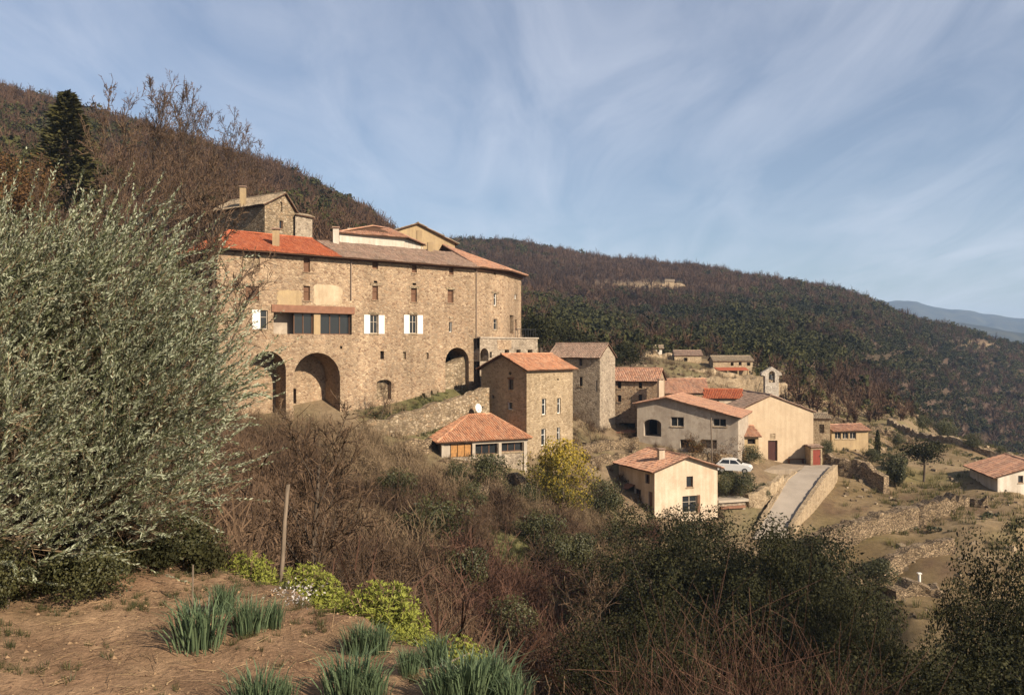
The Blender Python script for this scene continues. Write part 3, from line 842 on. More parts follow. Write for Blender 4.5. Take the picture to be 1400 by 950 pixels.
    ring = [V2 + (w1.n + w2.n).normalized() * .6, V3 + (w2.n + w3.n).normalized() * .75, V4 + Vector((.8, .1)), V5 + Vector((.3, .8)), V5 + Vector((-6, -1))]
    ring3 = [up(p, ZE - .02) for p in ring]
    for k in range(4):
        roof_plane(s, [ring3[k], ring3[k + 1], ap], rng)
        ridge_caps(s, ring3[k + 1] + Vector((0, 0, .05)), ap + Vector((0, 0, .05)), rng)
    ridge_caps(s, ring3[0] + Vector((0, 0, .05)), ap + Vector((0, 0, .05)), rng)
    rr = s.build('roof', [M['eave_wood'], M['tile_mid']], root); rr['label'] = 'red hipped roof fanning over the rounded end'
    c = MB()
    for w in (w2, w3):
        bar(c, w, 0, ZE - .34, w.L, ZE - .05, -.28, .1)
    c.build('cornice', M['eave_wood'], root)
mansion()

# parapet with the terrace openings to the right of the mansion
def terrace():
    A, B = plan(656, 86.4), plan(735, 93.5)
    Cc = B + Vector((-2.0, 4.6))
    root = empty('stone_terrace', (A.x + 3, 90, -9), 'raised grey terrace with small square openings at the right end of the mansion', 'terrace')
    w, w2 = Wall(A, B), Wall(B, Cc)
    zt = zat(463, 91)
    mb = MB()
    ops = [op(669.5, 481, 672.5, 489, 'infill_or_shade', .4, m='dark'), op(690, 478, 696, 483.5, 'infill_or_shade', .5, m='dark'), op(706, 478, 712, 483, 'infill_or_shade', .5, m='dark'), op(721.5, 478, 728, 483, 'infill_or_shade', .5, m='dark'),
           op(652.5 + 4, 476, 668, 494, 'niche', 1.5, arch=True, m='dark')]
    do_wall(mb, w, [(0, -9), (w.L, -9), (w.L, zt), (0, zt)], ops, root)
    wall_face(mb, w2, [(0, -9), (w2.L, -9), (w2.L, zt), (0, zt)], [])
    a3 = A - w.n * 1.2
    mb.poly([w.P(0, zt), w.P(w.L, zt), Vector((Cc.x, Cc.y, zt)), Vector((a3.x, a3.y, zt))])
    mb.build('wall', M['grey_stone'], root)
    c = MB(); bar(c, w, -.02, zt + .003, w.L + .1, zt + .14, -.1, .35); bar(c, w2, 0.12, zt + .003, w2.L, zt + .14, -.1, .35); c.build('coping', M['grey_render'], root)
    s = MB(); q = w.rect(680, 465, 699, 478); bar(s, w, q[0], q[1], q[2], q[3], -.02, .05); s.build('brick_patch', M['facade'], root)
    r = MB()
    for k in range(9):
        u = w.L * (.62 + .37 * k / 8); r.tube([w.P(u, zt + .13, .2), w.P(u, zt + 1.0, .2)], .022)
    r.tube([w.P(w.L * .62, zt + 1.0, .2), w.P(w.L * .99, zt + 1.0, .2)], .028); r.build('railing', M['dark_metal'], root)
terrace()

# ------------------------------------------------------------------ houses behind the mansion
def behind():
    B = plan(362, 88.0); A = plan(290, 93); Cc = perp(B, A, 405)
    root, ws, rf = house('stone_house', 'stone gabled house standing uphill behind the red roof end of the mansion', 'house', A, B, Cc, 3, zat(279, 88), zat(264, 89.5), 'AB', 'rubble', 'tile_tan',
          opsBC=[op(383, 276, 386, 290, 'infill_or_shade', .2, m='rubble'), op(382, 302, 387, 313)], t=.62, ze2=zat(291, 91), oh=.35, seed=3)
    chimney(root, rf, 331, 257, 266, 90, 8, 'tan_plaster', extra=1.6)
    A2 = Cc + Vector((.05, -.6)); B2 = plan(427, 93.0); C2 = B2 + Vector((-1.2, 4))
    root, ws, rf = house('lean_to_house', 'low lean-to annex on the right flank of the uphill gabled house', 'annex', A2, B2, C2, 3, zat(297, 92.3), zat(291, 93), 'AB', 'grey_stone', 'tile_tan', t=.8, seed=4, oh=.2, gh=.1)
    # white rendered house
    A, B = plan(464, 87.2), plan(553, 91.0)
    Cc = Vector((B.x + 1.3, B.y + 6.2)); D = A + (Cc - B)
    ze = zat(325.5, 91)
    root = empty('white_house', (A.x + 3, 92, 3), 'white rendered house with shallow hipped roof showing above the brown mansion roof', 'house')
    mb = MB()
    for a, b in ((A, B), (B, Cc), (Cc, D), (D, A)):
        w = Wall(a, b); wall_face(mb, w, [(0, 3), (w.L, 3), (w.L, ze), (0, ze)], [])
    mb.build('wall', M['white_plaster'], root)
    rng = random.Random(5); s = MB(); c4 = (A + Cc) / 2
    o = [p + (p - c4).normalized() * .55 for p in (A, B, Cc, D)]
    e = [Vector((p.x, p.y, ze + .02)) for p in o]
    r0 = Vector(((A + D) / 2).to_3d()) + Vector((2.0, .9, 0)); r1 = Vector(((B + Cc) / 2).to_3d()) - Vector((2.6, .9, 0))
    r0.z = r1.z = ze + 1.25
    roof_plane(s, [e[0], e[1], r1, r0], rng); roof_plane(s, [e[1], e[2], r1], rng); roof_plane(s, [e[2], e[3], r0, r1], rng); roof_plane(s, [e[3], e[0], r0], rng)
    ridge_caps(s, e[1] + Vector((0, 0, .05)), r1 + Vector((0, 0, .05)), rng); ridge_caps(s, r0 + Vector((0, 0, .05)), r1 + Vector((0, 0, .05)), rng); ridge_caps(s, e[0] + Vector((0, 0, .05)), r0 + Vector((0, 0, .05)), rng)
    rf = s.build('roof', [M['eave_wood'], M['tile_mid']], root)
    chimney(root, rf, 481, 312, 321, 91, 13, 'white_plaster', extra=1.0, cap=False)
    # tan house on top
    B = plan(622, 101.0); A = plan(531, 97.5); Cc = Vector((B.x - 2.5, B.y + 7))
    root, ws, rf = house('tan_house', 'tan stone house rising highest behind the white house', 'house', A, B, Cc, 3, zat(333, 101), zat(307, 99.2), 'BC', 'tan_plaster', 'tile_tan', t=.57, ze2=zat(319, 97.5), oh=.4, seed=6)
    chimney(root, rf, 573, 315, 330, 96.5, 7, 'tan_plaster', extra=1.2, cap=False)
behind()

# ------------------------------------------------------------------ tower house with the orange roof
def tower_house():
    B = plan(720, 80.0); A = plan(658, 84.0); Cc = perp(B, A, 783)
    house('tower_house', 'tall narrow stone house with bright orange roof in front of the terrace', 'house', A, B, Cc, -14, -2.0, -.75, 'BC', 'tan_stone', 'tile_orange',
        opsAB=[op(695, 518, 702, 533, frame='wood_brown', label='narrow window with dark lintel', lintel=True, lm='wood_brown'), op(694, 549, 700.5, 560, frame='white_paint'), op(695.5, 508.5, 699, 512.5, 'infill_or_shade', .3, m='dark'), op(672.5, 540, 675.5, 545, 'infill_or_shade', .3, m='dark')],
        opsBC=[op(741, 545, 746.5, 567, frame='white_paint'), op(762, 544, 766.5, 565, frame='white_paint'), op(740, 586, 746, 609, frame='white_paint'), op(761.5, 584, 766, 604, frame='white_paint'),
               op(761.8, 517.5, 764, 520, 'infill_or_shade', .25, m='dark')], oh=.4, gh=.35, seed=8)
tower_house()

def dish():
    p = pt(653.5, 558, 79.6)
    root = empty('satellite_dish', p, 'white satellite dish on a pole between the stone wall and the tower house', 'satellite dish')
    ax = Vector((.75, -.62, .22)).normalized(); a = ax.cross(Vector((0, 0, 1))).normalized(); b = a.cross(ax)
    s = MB(); prev = None
    for r in range(5):
        rad = .42 * r / 4
        ring = [p + a * (rad * math.cos(t)) + b * (rad * math.sin(t)) + ax * (rad * rad * .45) for t in [2 * math.pi * k / 20 for k in range(20)]]
        if prev:
            for k in range(20): s.poly([prev[k], prev[(k + 1) % 20], ring[(k + 1) % 20], ring[k]])
        prev = ring
    back = [q - ax * .03 for q in prev]
    for k in range(20): s.poly([prev[k], prev[(k + 1) % 20], back[(k + 1) % 20], back[k]])
    s.build('reflector', M['white_paint'], root)
    s = MB(); s.tube([p - ax * .02, p - ax * .25, p + Vector((0, 0, -2.5)) - ax * .25], .04); s.build('pole', M['metal'], root)
    s = MB(); s.tube([p - b * .38 + ax * .1, p + ax * .55], .015); s.box(p + ax * .56, a * .05, b * .05, ax * .08); s.build('receiver_arm', M['dark_metal'], root)
dish()

# ------------------------------------------------------------------ low pavilion with hipped roof
def pavilion():
    B, Cc, A = plan(603, 72.8), plan(721, 76.2), plan(588, 78.4)
    D = A + (Cc - B)
    ze, zb = -7.85, -13.5
    root = empty('garden_pavilion', ((A.x + Cc.x) / 2, 76, zb), 'low pavilion with hipped orange roof, pine shutters and white pillars', 'house')
    w = Wall(B, Cc); wl = Wall(A, B)
    zf = zat(627, 73.5)
    mb = MB()
    holes = []
    for q in ((607, 606.5, 644.5, 625), (649.5, 606, 680, 621), (685.5, 604.5, 714.5, 617)):
        r = w.rect(*q); holes.append((hole_outline(r, False), .3))
    wall_face(mb, w, [(0, zb), (w.L, zb), (w.L, ze), (0, ze)], holes)
    r = wl.rect(589.5, 597, 601.5, 628)
    wall_face(mb, wl, [(0, zb), (wl.L, zb), (wl.L, ze), (0, ze)], [(hole_outline(r, False), .35)])
    for a, b in ((Cc, D), (D, A)):
        q = Wall(a, b); wall_face(mb, q, [(0, zb), (q.L, zb), (q.L, ze), (0, ze)], [])
    mb.build('wall', M['grey_stone'], root)
    # orange pine shutters closing the left bay
    r = w.rect(607, 606.5, 644.5, 625); n = 4
    for k in range(n):
        a, b = r[0] + (r[2] - r[0]) * k / n + .03, r[0] + (r[2] - r[0]) * (k + 1) / n - .03
        s = MB(); bar(s, w, a, r[1] + .03, b, r[3] - .03, .10, .15)
        for t in range(5): bar(s, w, a + (b - a) * t / 5 + .01, r[1] + .05, a + (b - a) * (t + 1) / 5 - .01, r[3] - .05, .085, .10)
        s.build('shutter', M['wood_orange'] if k else M['pale_paint'], root)
    for q, nl in (((649.5, 606, 680, 621), 3), ((685.5, 604.5, 714.5, 617), 3)):
        r = w.rect(*q); s = MB()
        bar(s, w, r[0], r[1], r[2], r[1] + .06, .2, .27); bar(s, w, r[0], r[3] - .06, r[2], r[3], .2, .27)
        for k in range(nl + 1):
            x = r[0] + (r[2] - r[0] - .06) * k / nl; bar(s, w, x, r[1] + .06, x + .06, r[3] - .06, .2, .27)
        o = s.build('window', M['wood_brown'], root)
        g = MB(); g.poly([w.P(r[0], r[1], .25), w.P(r[2], r[1], .25), w.P(r[2], r[3], .25), w.P(r[0], r[3], .25)]); g.build('pane', M['glass'], o)
        s = MB(); bar(s, w, r[0] - .1, r[1] - .12, r[2] + .1, r[1] - .003, -.08, .1); s.build('sill', M['tan_stone'], o)
    for x0, x1, zl in ((603.2, 606.3, zf), (645.2, 649.2, zf), (681, 685, zf), (715.5, 719.5, zb)):
        s = MB(); bar(s, w, w.u(x0), zl, w.u(x1), ze - .3, -.12, -.003); s.build('pillar', M['pale_paint'], root)
    s = MB(); bar(s, w, w.u(645), ze - .3, w.L, ze - .05, -.11, -.003); s.build('beam', M['pale_paint'], root)
    rng = random.Random(11); s = MB(); c4 = (A + Cc) / 2
    oh = [A + Vector((-.65, .1)), B + Vector((-.35, -.55)), Cc + Vector((.4, -.25)), D + Vector((.2, .6))]
    e = [Vector((p.x, p.y, ze + .02)) for p in oh]
    r0, r1 = pt(641, 567.5, 79.0), pt(670, 566.0, 79.8)
    roof_plane(s, [e[1], e[2], r1, r0], rng); roof_plane(s, [e[2], e[3], r1], rng); roof_plane(s, [e[3], e[0], r0, r1], rng); roof_plane(s, [e[0], e[1], r0], rng)
    z5 = Vector((0, 0, .05))
    for a, b in ((e[1], r0), (e[0], r0), (e[2], r1), (r0, r1), (e[3], r1)): ridge_caps(s, a + z5, b + z5, rng)
    s.build('roof', [M['eave_wood'], M['tile_orange']], root)
pavilion()

# ------------------------------------------------------------------ the row of houses to the right
def row():
    B, A = plan(820, 98.0), plan(750, 101.5); Cc = perp(B, A, 841)
    house('grey_stone_house', 'tall grey stone house with brown roof and slit windows beside the tower house', 'house', A, B, Cc, -13, zat(488, 98), zat(471, 100), 'AB', 'grey_stone', 'tile_old',
          opsAB=[op(792, 489, 796, 500, frame='wood_dark'), op(792, 515, 796.5, 528, frame='wood_dark'), op(814, 520, 817, 535, 'infill_or_shade', .12, m='grey_render')], seed=12, oh=.3, gh=.15)
    B, A = plan(899, 101.0), plan(824, 103.0); Cc = perp(B, A, 909)
    root, ws, rf = house('stone_house', 'two storey brown stone house with four small windows and a tall white chimney', 'house', A, B, Cc, -13, zat(521, 101), zat(505, 104), 'AB', 'facade', 'tile_mid',
          opsAB=[op(844, 521.5, 849.5, 531), op(873, 521.5, 878, 531), op(844, 540, 849.5, 549.5), op(873, 539, 878, 549), op(829, 565, 836, 578, sill=False),
                 op(846, 578, 868.5, 596, 'infill_or_shade', 1.2, m='dark')], seed=13, oh=.35, gh=.2)
    chimney(root, rf, 903.5, 520, 540, 99.4, 6.5, 'cream_plaster', extra=4.5)
    # rusty porch roof beside its dark doorway
    p = [pt(831, 592, 99.5), pt(869, 592, 99.0), pt(869, 588, 101.0), pt(831, 588, 102.0)]
    s = MB(); s.hexa(p, [q + Vector((0, 0, .08)) for q in p]); s.build('porch_roof', M['rust'], root)
    # wide grey rendered house, gable to the camera
    A, B = plan(871, 98.0), plan(1009, 94.0)
    Cc = Vector((B.x + 3.4, B.y + 8.5))
    house('grey_house', 'wide grey rendered gabled house with an arched dark carport opening', 'house', A, B, Cc, -16, zat(571, 94), zat(544, 97), 'BC', 'grey_render', 'tile_mid',
          opsAB=[op(880, 573, 904, 596.5, 'niche', 3, arch=.55, m='dark'), op(917, 570, 935, 583, frame='pale_paint', lights=2), op(975, 572, 993, 583, frame='pale_paint', lights=2),
                 op(930, 601, 950, 613, 'infill_or_shade', .5, m='dark'), op(958, 601, 980, 613, 'infill_or_shade', .5, m='rubble')], t=.70, ze2=zat(552, 98), oh=.4, gh=.45, seed=14)
    # roofs behind it
    B, A = plan(966, 117.0), plan(908, 115.0); Cc = Vector((B.x + 1, B.y + 7))
    house('long_house', 'low house with mottled red roof between the white chimney and the little red roofed house', 'house', A, B, Cc, -13, zat(537, 116), zat(519, 120), 'AB', 'rubble', 'tile_mid', seed=15, oh=.3, gh=.2)
    B, A = plan(1013, 110.0), plan(962, 110.5); Cc = Vector((B.x + 1.4, B.y + 5))
    house('small_house', 'small pale house with bright red roof behind the grey gable', 'house', A, B, Cc, -13, zat(545, 110), zat(533.5, 112.5), 'AB', 'cream_plaster', 'tile_red',
          opsAB=[op(969, 548, 972, 553), op(980, 547, 983, 553)], seed=16, oh=.25, gh=.15)
    # chapel
    A, B = plan(1015, 103.4), plan(1112, 104.6)
    Cc = Vector((B.x - .6, B.y + 12)); zr = zat(541, 104)
    root, ws, rf = house('chapel', 'tall cream gabled chapel with dark door, a bell gable at its back', 'chapel', A, B, Cc, -17, zat(563, 104.6), zr, 'BC', 'chapel_plaster', 'tile_old',
          opsAB=[op(1050, 602, 1063, 630, 'door', .3), op(1052.5, 592.5, 1060, 600.5, 'infill_or_shade', .05, m='tan_stone')], t=.60, ze2=zat(559.5, 103.4), oh=.3, gh=.12, seed=17)
    w = Wall(plan(1041, 116.2), plan(1069, 116.4))
    o2 = hole_outline((w.L * .36, zat(523, 116), w.L * .66, zat(507, 116)), True)
    s = MB(); zb2 = zat(552, 116)
    outl = [(w.L * .18, zb2), (w.L * .85, zb2), (w.L * .85, zat(514, 116)), (w.L, zat(513, 116)), (w.L * .97, zat(509.5, 116)), (w.L * .52, zat(501.5, 116)), (w.L * .02, zat(509.5, 116)), (0, zat(513, 116)), (w.L * .18, zat(514, 116))]
    wall_face(s, w, outl, [(o2, .7)])
    wb = Wall(w.A - w.n * .7, w.B - w.n * .7); wall_face(s, wb, outl, [(o2, .001)])
    for k in range(len(outl)):
        (a, b), (c, d) = outl[k], outl[(k + 1) % len(outl)]
        s.poly([w.P(a, b), w.P(a, b, .7), w.P(c, d, .7), w.P(c, d)])
    bg = s.build('bell_gable', M['pale_stone'], root)
    bl = MB(); cb = w.P(w.L * .51, zat(517, 116), .35)
    prof = [(.05, .42), (.16, .38), (.2, .2), (.24, .02), (.34, -.12), (.36, -.18)]
    for k in range(len(prof) - 1):
        for q in range(14):
            a0, a1 = 2 * math.pi * q / 14, 2 * math.pi * (q + 1) / 14
            P_ = lambda r, z, t: cb + Vector((r * math.cos(t), r * math.sin(t), z))
            bl.poly([P_(*prof[k], a0), P_(*prof[k], a1), P_(*prof[k + 1], a1), P_(*prof[k + 1], a0)])
    bl.tube([cb + Vector((-.75, 0, .44)), cb + Vector((.75, 0, .44))], .06)
    bl.build('bell', M['dark_metal'], bg)
    # bench by the chapel wall
    w = ws[0]
    r = w.rect(1075, 626.5, 1098, 632.5)
    root = empty('bench', w.P((r[0] + r[2]) / 2, r[1], -.3), 'brown wooden bench against the cream chapel front', 'bench')
    s = MB(); bar(s, w, r[0], r[3] - .07, r[2], r[3], -.5, -.06); s.build('seat', M['wood_brown'], root)
    for a in (r[0] + .15, r[2] - .22):
        s = MB(); bar(s, w, a, r[1] - .3, a + .08, r[3] - .071, -.46, -.1); s.build('leg', M['wood_brown'], root)
    # small annex at its left foot
    B, A = plan(1037, 99.4), plan(1006, 99.0); Cc = Vector((B.x + .2, B.y + 4.1))
    house('lean_to_shed', 'small shed with pinkish lean-to roof at the left foot of the chapel', 'shed', A, B, Cc, -16.5, zat(597, 99), zat(584, 102.4), 'AB', 'tan_plaster', 'tile_mid',
          opsAB=[op(1022, 600, 1033, 607, 'infill_or_shade', .3, m='dark')], t=.9, ze2=zat(586, 103), seed=18, oh=.35, gh=.25)
    # gate wall with the red door
    A, B = plan(1108.5, 101.8), plan(1124, 102.3); Cc = Vector((B.x + .2, B.y + 2.6))
    house('gate_shed', 'little shed with a bright red door right of the chapel', 'shed', A, B, Cc, -17, zat(612.5, 102), zat(610, 103.6), 'AB', 'tan_stone', 'tile_old',
          opsAB=[op(1111.5, 614.5, 1122, 635.5, 'door', .12, m='wood_red')], t=.6, seed=19, oh=.1, gh=.05)
    # building just right of the chapel, and the low house
    A, B = plan(1111, 112.5), plan(1135, 112.0); Cc = Vector((B.x + .8, B.y + 5))
    house('small_barn', 'small tan stone barn just right of the chapel', 'barn', A, B, Cc, -16, zat(573, 112), zat(566, 114.5), 'AB', 'tan_stone', 'tile_tan',
          opsAB=[op(1120, 580, 1127, 592, 'infill_or_shade', .3, m='rubble')], seed=20, oh=.2, gh=.15)
    A, B = plan(1137, 114.5), plan(1187, 116.0); Cc = Vector((B.x + .3, B.y + 6))
    house('low_house', 'low house with brown roof and three dark windows right of the barn', 'house', A, B, Cc, -16, zat(589, 115), zat(581, 118.5), 'AB', 'tan_plaster', 'tile_mid',
          opsAB=[op(1141.5, 590.5, 1150, 600, frame='pale_paint'), op(1152, 590.5, 1160, 600, frame='pale_paint'), op(1162, 590.5, 1170.5, 600, frame='pale_paint')], seed=21, oh=.4, gh=.1)
    # far houses on the hill terrace
    A, B = plan(922, 158.0), plan(959, 160.0); Cc = Vector((B.x + 1, B.y + 7))
    house('far_house', 'far stone house with faded red roof and two dark windows on the upper terrace', 'house', A, B, Cc, -6.5, zat(486.5, 159), zat(480, 163), 'AB', 'tan_stone', 'tile_old',
          opsAB=[op(935, 489, 940, 494, 'infill_or_shade', .4, m='dark'), op(943, 495.5, 948, 500, 'infill_or_shade', .4, m='dark')], seed=22, oh=.2, gh=.15)
    A, B = plan(975, 153.0), plan(1029, 155.0); Cc = Vector((B.x + 1, B.y + 8))
    root, ws, rf = house('far_house', 'far tan house with long rusty porch roof and three upper windows, by the bell gable', 'house', A, B, Cc, -8, zat(494, 154), zat(487.5, 158), 'AB', 'tan_stone', 'tile_tan',
          opsAB=[op(999, 495.5, 1003, 500, 'infill_or_shade', .4, m='dark'), op(1010, 495, 1014, 499.5, 'infill_or_shade', .4, m='dark'), op(1021, 495.5, 1026, 500, 'infill_or_shade', .4, m='dark'),
                 op(977, 505, 985, 512, 'infill_or_shade', .8, m='dark')], seed=23, oh=.2, gh=.15)
    w = ws[0]; a, b = w.u(976), w.u(1019); z = zat(502.5, 153.5)
    s = MB(); s.hexa([w.P(a, z - .5, -1.2), w.P(b, z - .5, -1.2), w.P(b, z - .05, -.003), w.P(a, z - .05, -.003)], [w.P(a, z - .4, -1.2), w.P(b, z - .4, -1.2), w.P(b, z + .05, -.003), w.P(a, z + .05, -.003)])
    s.build('porch_roof', M['tile_red'], root)
    s = MB()
    for k in range(4): bar(s, w, a + (b - a) * (k / 3) * .97, -8, a + (b - a) * (k / 3) * .97 + .2, z - .52, -1.15, -.95)
    s.build('porch_posts', M['tan_plaster'], root)
    A, B = plan(893, 162.0), plan(905, 162.5); Cc = Vector((B.x + .5, B.y + 3))
    house('white_cabin', 'tiny white cabin at the left end of the ruined wall on the hill', 'cabin', A, B, Cc, -4, zat(476.5, 162), zat(473, 164), 'AB', 'white_plaster', 'tile_tan',
          opsAB=[op(898.5, 477.8, 901.5, 481.5, 'infill_or_shade', .4, m='dark')], seed=24, oh=.3, gh=.25)
row()

# ------------------------------------------------------------------ cream house in the middle
def cream_house():
    B, Cc = plan(895, 82.0), plan(981, 84.6); A = perp(B, Cc, 846)
    root, ws, rf = house('cream_house', 'cream plastered house with orange tiled gable roof beside the lane', 'house', A, B, Cc, -20, -11.55, -10.4, 'AB', 'cream_plaster', 'tile_mid',
        opsAB=[op(882, 648, 888, 661, frame='wood_brown', sill=False), op(886.5, 672, 892, 704, 'door', .2, m='wood_brown'), op(851, 662, 867, 690, 'infill_or_shade', .5, m='dark'), op(868, 668, 876, 690, frame='wood_brown')],
        opsBC=[op(938.5, 651, 947.5, 666, frame='wood_brown'), op(933, 677.5, 953, 700.5, frame='pale_paint', shutters='R', sw=.28, shm='wood_brown')], oh=.5, gh=.4, seed=30)
    chimney(root, rf, 904.5, 616, 637, 84.4, 8, 'cream_plaster', extra=.8)
    s = MB(); w = ws[0]; r = w.rect(851, 662, 867, 690)
    p = [w.P(r[0] - .3, r[3] + .1, -.003), w.P(r[2] + .2, r[3] + .1, -.003), w.P(r[2] + .2, r[3] - .25, -.9), w.P(r[0] - .3, r[3] - .25, -.9)]
    s.hexa(p, [q + Vector((0, 0, .06)) for q in p]); s.build('canopy', M['rust'], root)
    # white slab terrace on its right side
    A2, B2 = plan(980.5, 86.2), plan(1019, 87.2)
    zt = zat(683, 86.5)
    root = empty('terrace_slab', ((A2.x + B2.x) / 2, 88, -18), 'small terrace with pale concrete slab and dark cellar door right of the cream house', 'terrace')
    w = Wall(A2, B2)
    s = MB(); do_wall(s, w, [(0, -19), (w.L, -19), (w.L, zt - .25), (0, zt - .25)], [op(1003.5, 697.5, 1011, 713, 'door', .25, m='wood_dark'), op(984, 698, 996, 705, 'infill_or_shade', .2, m='rubble')], root)
    w2 = Wall(B2, B2 + Vector((.5, 4))); wall_face(s, w2, [(0, -19), (w2.L, -19), (w2.L, zt - .25), (0, zt - .25)], [])
    s.build('wall', M['grey_stone'], root)
    s = MB(); bar(s, w, 0, zt - .247, w.L + .25, zt, -.25, 4); s.build('slab', M['pale_paint'], root)
    s = MB(); bar(s, w, w.L * .1, zt - .85, w.L * .95, zt - .62, -.3, -.003); s.build('beam', M['lintel_brown'], root)
cream_house()

def right_house():
    B, Cc, A = plan(1364, 96.5), plan(1470, 98.5), plan(1326, 105.5)
    house('white_walled_house', 'white walled house with broad dull red roof at the right edge', 'house', A, B, Cc, -19.5, zat(652, 96.5), zat(635, 98), 'AB', 'white_plaster', 'tile_mid',
          opsBC=[op(1392, 650, 1399, 660)], seed=33, oh=.6, gh=.5)
right_house()
# ------------------------------------------------------------------ walls, lane, small things
def stone_run(name, label, pts, thick=.5, mat='dry_stone', cat='stone wall', seed=1, step=.45, rough=.07, group=None):
    """a rough wall through [(Vector top, z bottom)]; ragged top and bulging face"""
    rng = random.Random(seed)
    P = []
    for k in range(len(pts) - 1):
        (a, za), (b, zb) = pts[k], pts[k + 1]
        n = max(1, int((b - a).length / step))
        for q in range(n): P.append((a.lerp(b, q / n), za + (zb - za) * q / n))
    P.append(pts[-1])
    s = MB(); grid = []
    for k, (p, zb) in enumerate(P):
        d = (P[min(k + 1, len(P) - 1)][0] - P[max(k - 1, 0)][0]); d.z = 0; d.normalize()
        nn = Vector((d.y, -d.x, 0))
        top = p.z + rng.uniform(-1, 1) * rough * 1.6
        h = top - zb; m = max(2, min(8, int(h / .5)))
        front = [Vector((p.x, p.y, zb + h * q / m)) + nn * (thick / 2 + rng.uniform(-1, 1) * rough * .7 + .06 * (1 - q / m)) for q in range(m + 1)]
        back = [Vector((p.x, p.y, top)) - nn * thick / 2, Vector((p.x, p.y, zb)) - nn * thick / 2]
        grid.append((front, back))
    for k in range(len(grid) - 1):
        (f0, b0), (f1, b1) = grid[k], grid[k + 1]
        m0, m1 = len(f0) - 1, len(f1) - 1
        m = max(m0, m1)
        for q in range(m):
            a0, a1 = f0[min(round(q * m0 / m), m0)], f0[min(round((q + 1) * m0 / m), m0)]
            c0, c1 = f1[min(round(q * m1 / m), m1)], f1[min(round((q + 1) * m1 / m), m1)]
            s.poly([a0, c0, c1, a1])
        s.poly([f0[-1], f1[-1], b1[0], b0[0]]); s.poly([b0[0], b1[0], b1[1], b0[1]])
    for f, b in (grid[0], grid[-1]): s.poly(f + b)
    mid = P[len(P) // 2]
    o = s.build(name, M[mat], None, (mid[0].x, mid[0].y, mid[1]))
    return tag(o, label, cat, group)

def along_ground(lst, h, sink=.6):
    out = []
    for px, Y in lst:
        g = ground(px, Y)
        out.append((Vector((g.x, g.y, g.z + h)), g.z - sink))
    return out

def top_line(lst, zb):
    out = []
    for k, (px, py, Y) in enumerate(lst):
        out.append((pt(px, py, Y), zb if not hasattr(zb, '__len__') else zb[k]))
    return out

stone_run('retaining_wall', 'long rubble retaining wall climbing to the right below the mansion, left of the pavilion', top_line([(455, 596, 73.0), (500, 578, 73.5), (545, 567, 75), (585, 553, 77), (628, 541, 79.5), (664, 530, 82.5)], -12), .8, 'rubble', 'retaining wall', 2, rough=.12)
stone_run('retaining_wall', 'lower rubble garden wall at the left of the pavilion', top_line([(478, 618, 70.5), (530, 612, 71.2), (560, 603, 72.0), (588, 600, 73.2)], -13), .6, 'dry_stone', 'retaining wall', 3, rough=.14)
stone_run('retaining_wall', 'pale terrace wall under the pavilion windows', top_line([(578, 630, 71.8), (604, 628, 71.9), (650, 628, 72.6), (690, 641, 73.4)], -15), .6, 'dry_stone', 'retaining wall', 4, rough=.12)
stone_run('retaining_wall', 'broken pale wall stepping down below the pavilion corner', top_line([(690, 652, 72.5), (705, 648, 72.2), (716, 660, 71.2), (712, 700, 68.5)], -15.5), .6, 'dry_stone', 'retaining wall', 5, rough=.16)
stone_run('stone_wall', 'slanting line of pale stones on the brushy slope', along_ground([(632, 61), (650, 63), (668, 66), (682, 69)], 1.0), .5, 'dry_stone', 'stone wall', 6, rough=.2)
stone_run('retaining_wall', 'tan terrace wall under the grey stone house and the mimosa', top_line([(722, 640, 82.5), (760, 622, 86), (800, 607, 91), (850, 599, 95), (872, 598, 95.5)], -15), .7, 'dry_stone', 'retaining wall', 7, rough=.1)
stone_run('retaining_wall', 'second terrace wall above the cream house roof', top_line([(790, 632, 88.0), (830, 621, 90), (880, 618, 92), (950, 620, 92.5), (1000, 622, 93.5)], -16.5), .6, 'dry_stone', 'retaining wall', 8, rough=.1)
stone_run('stone_wall', 'ruined tan wall with gaps beside the white cabin on the hill', top_line([(880, 486, 158), (893, 478, 160), (905, 484, 160), (915, 481, 160), (922, 490, 159)], -5), .7, 'tan_stone', 'stone wall', 9, rough=.3)
stone_run('retaining_wall', 'long terrace wall below the two far houses', top_line([(888, 521, 136), (940, 515, 138), (1000, 516.5, 138), (1040, 518, 139), (1075, 524, 140)], -9.5), .7, 'tan_stone', 'retaining wall', 10, rough=.12)
stone_run('stone_wall', 'low wall on the terrace between the long house roof and the far houses', top_line([(930, 506, 146), (975, 504, 147), (1010, 513, 148), (1045, 514, 148)], -7.5), .6, 'tan_stone', 'stone wall', 11, rough=.15)
stone_run('retaining_wall', 'tan stone bank wall between the concrete slab terrace and the lane', top_line([(1021, 676, 88.0), (1040, 668, 88.6), (1056, 658, 90.5), (1068, 650, 93.0)], -17.8), .6, 'tan_stone', 'retaining wall', 42, rough=.1)
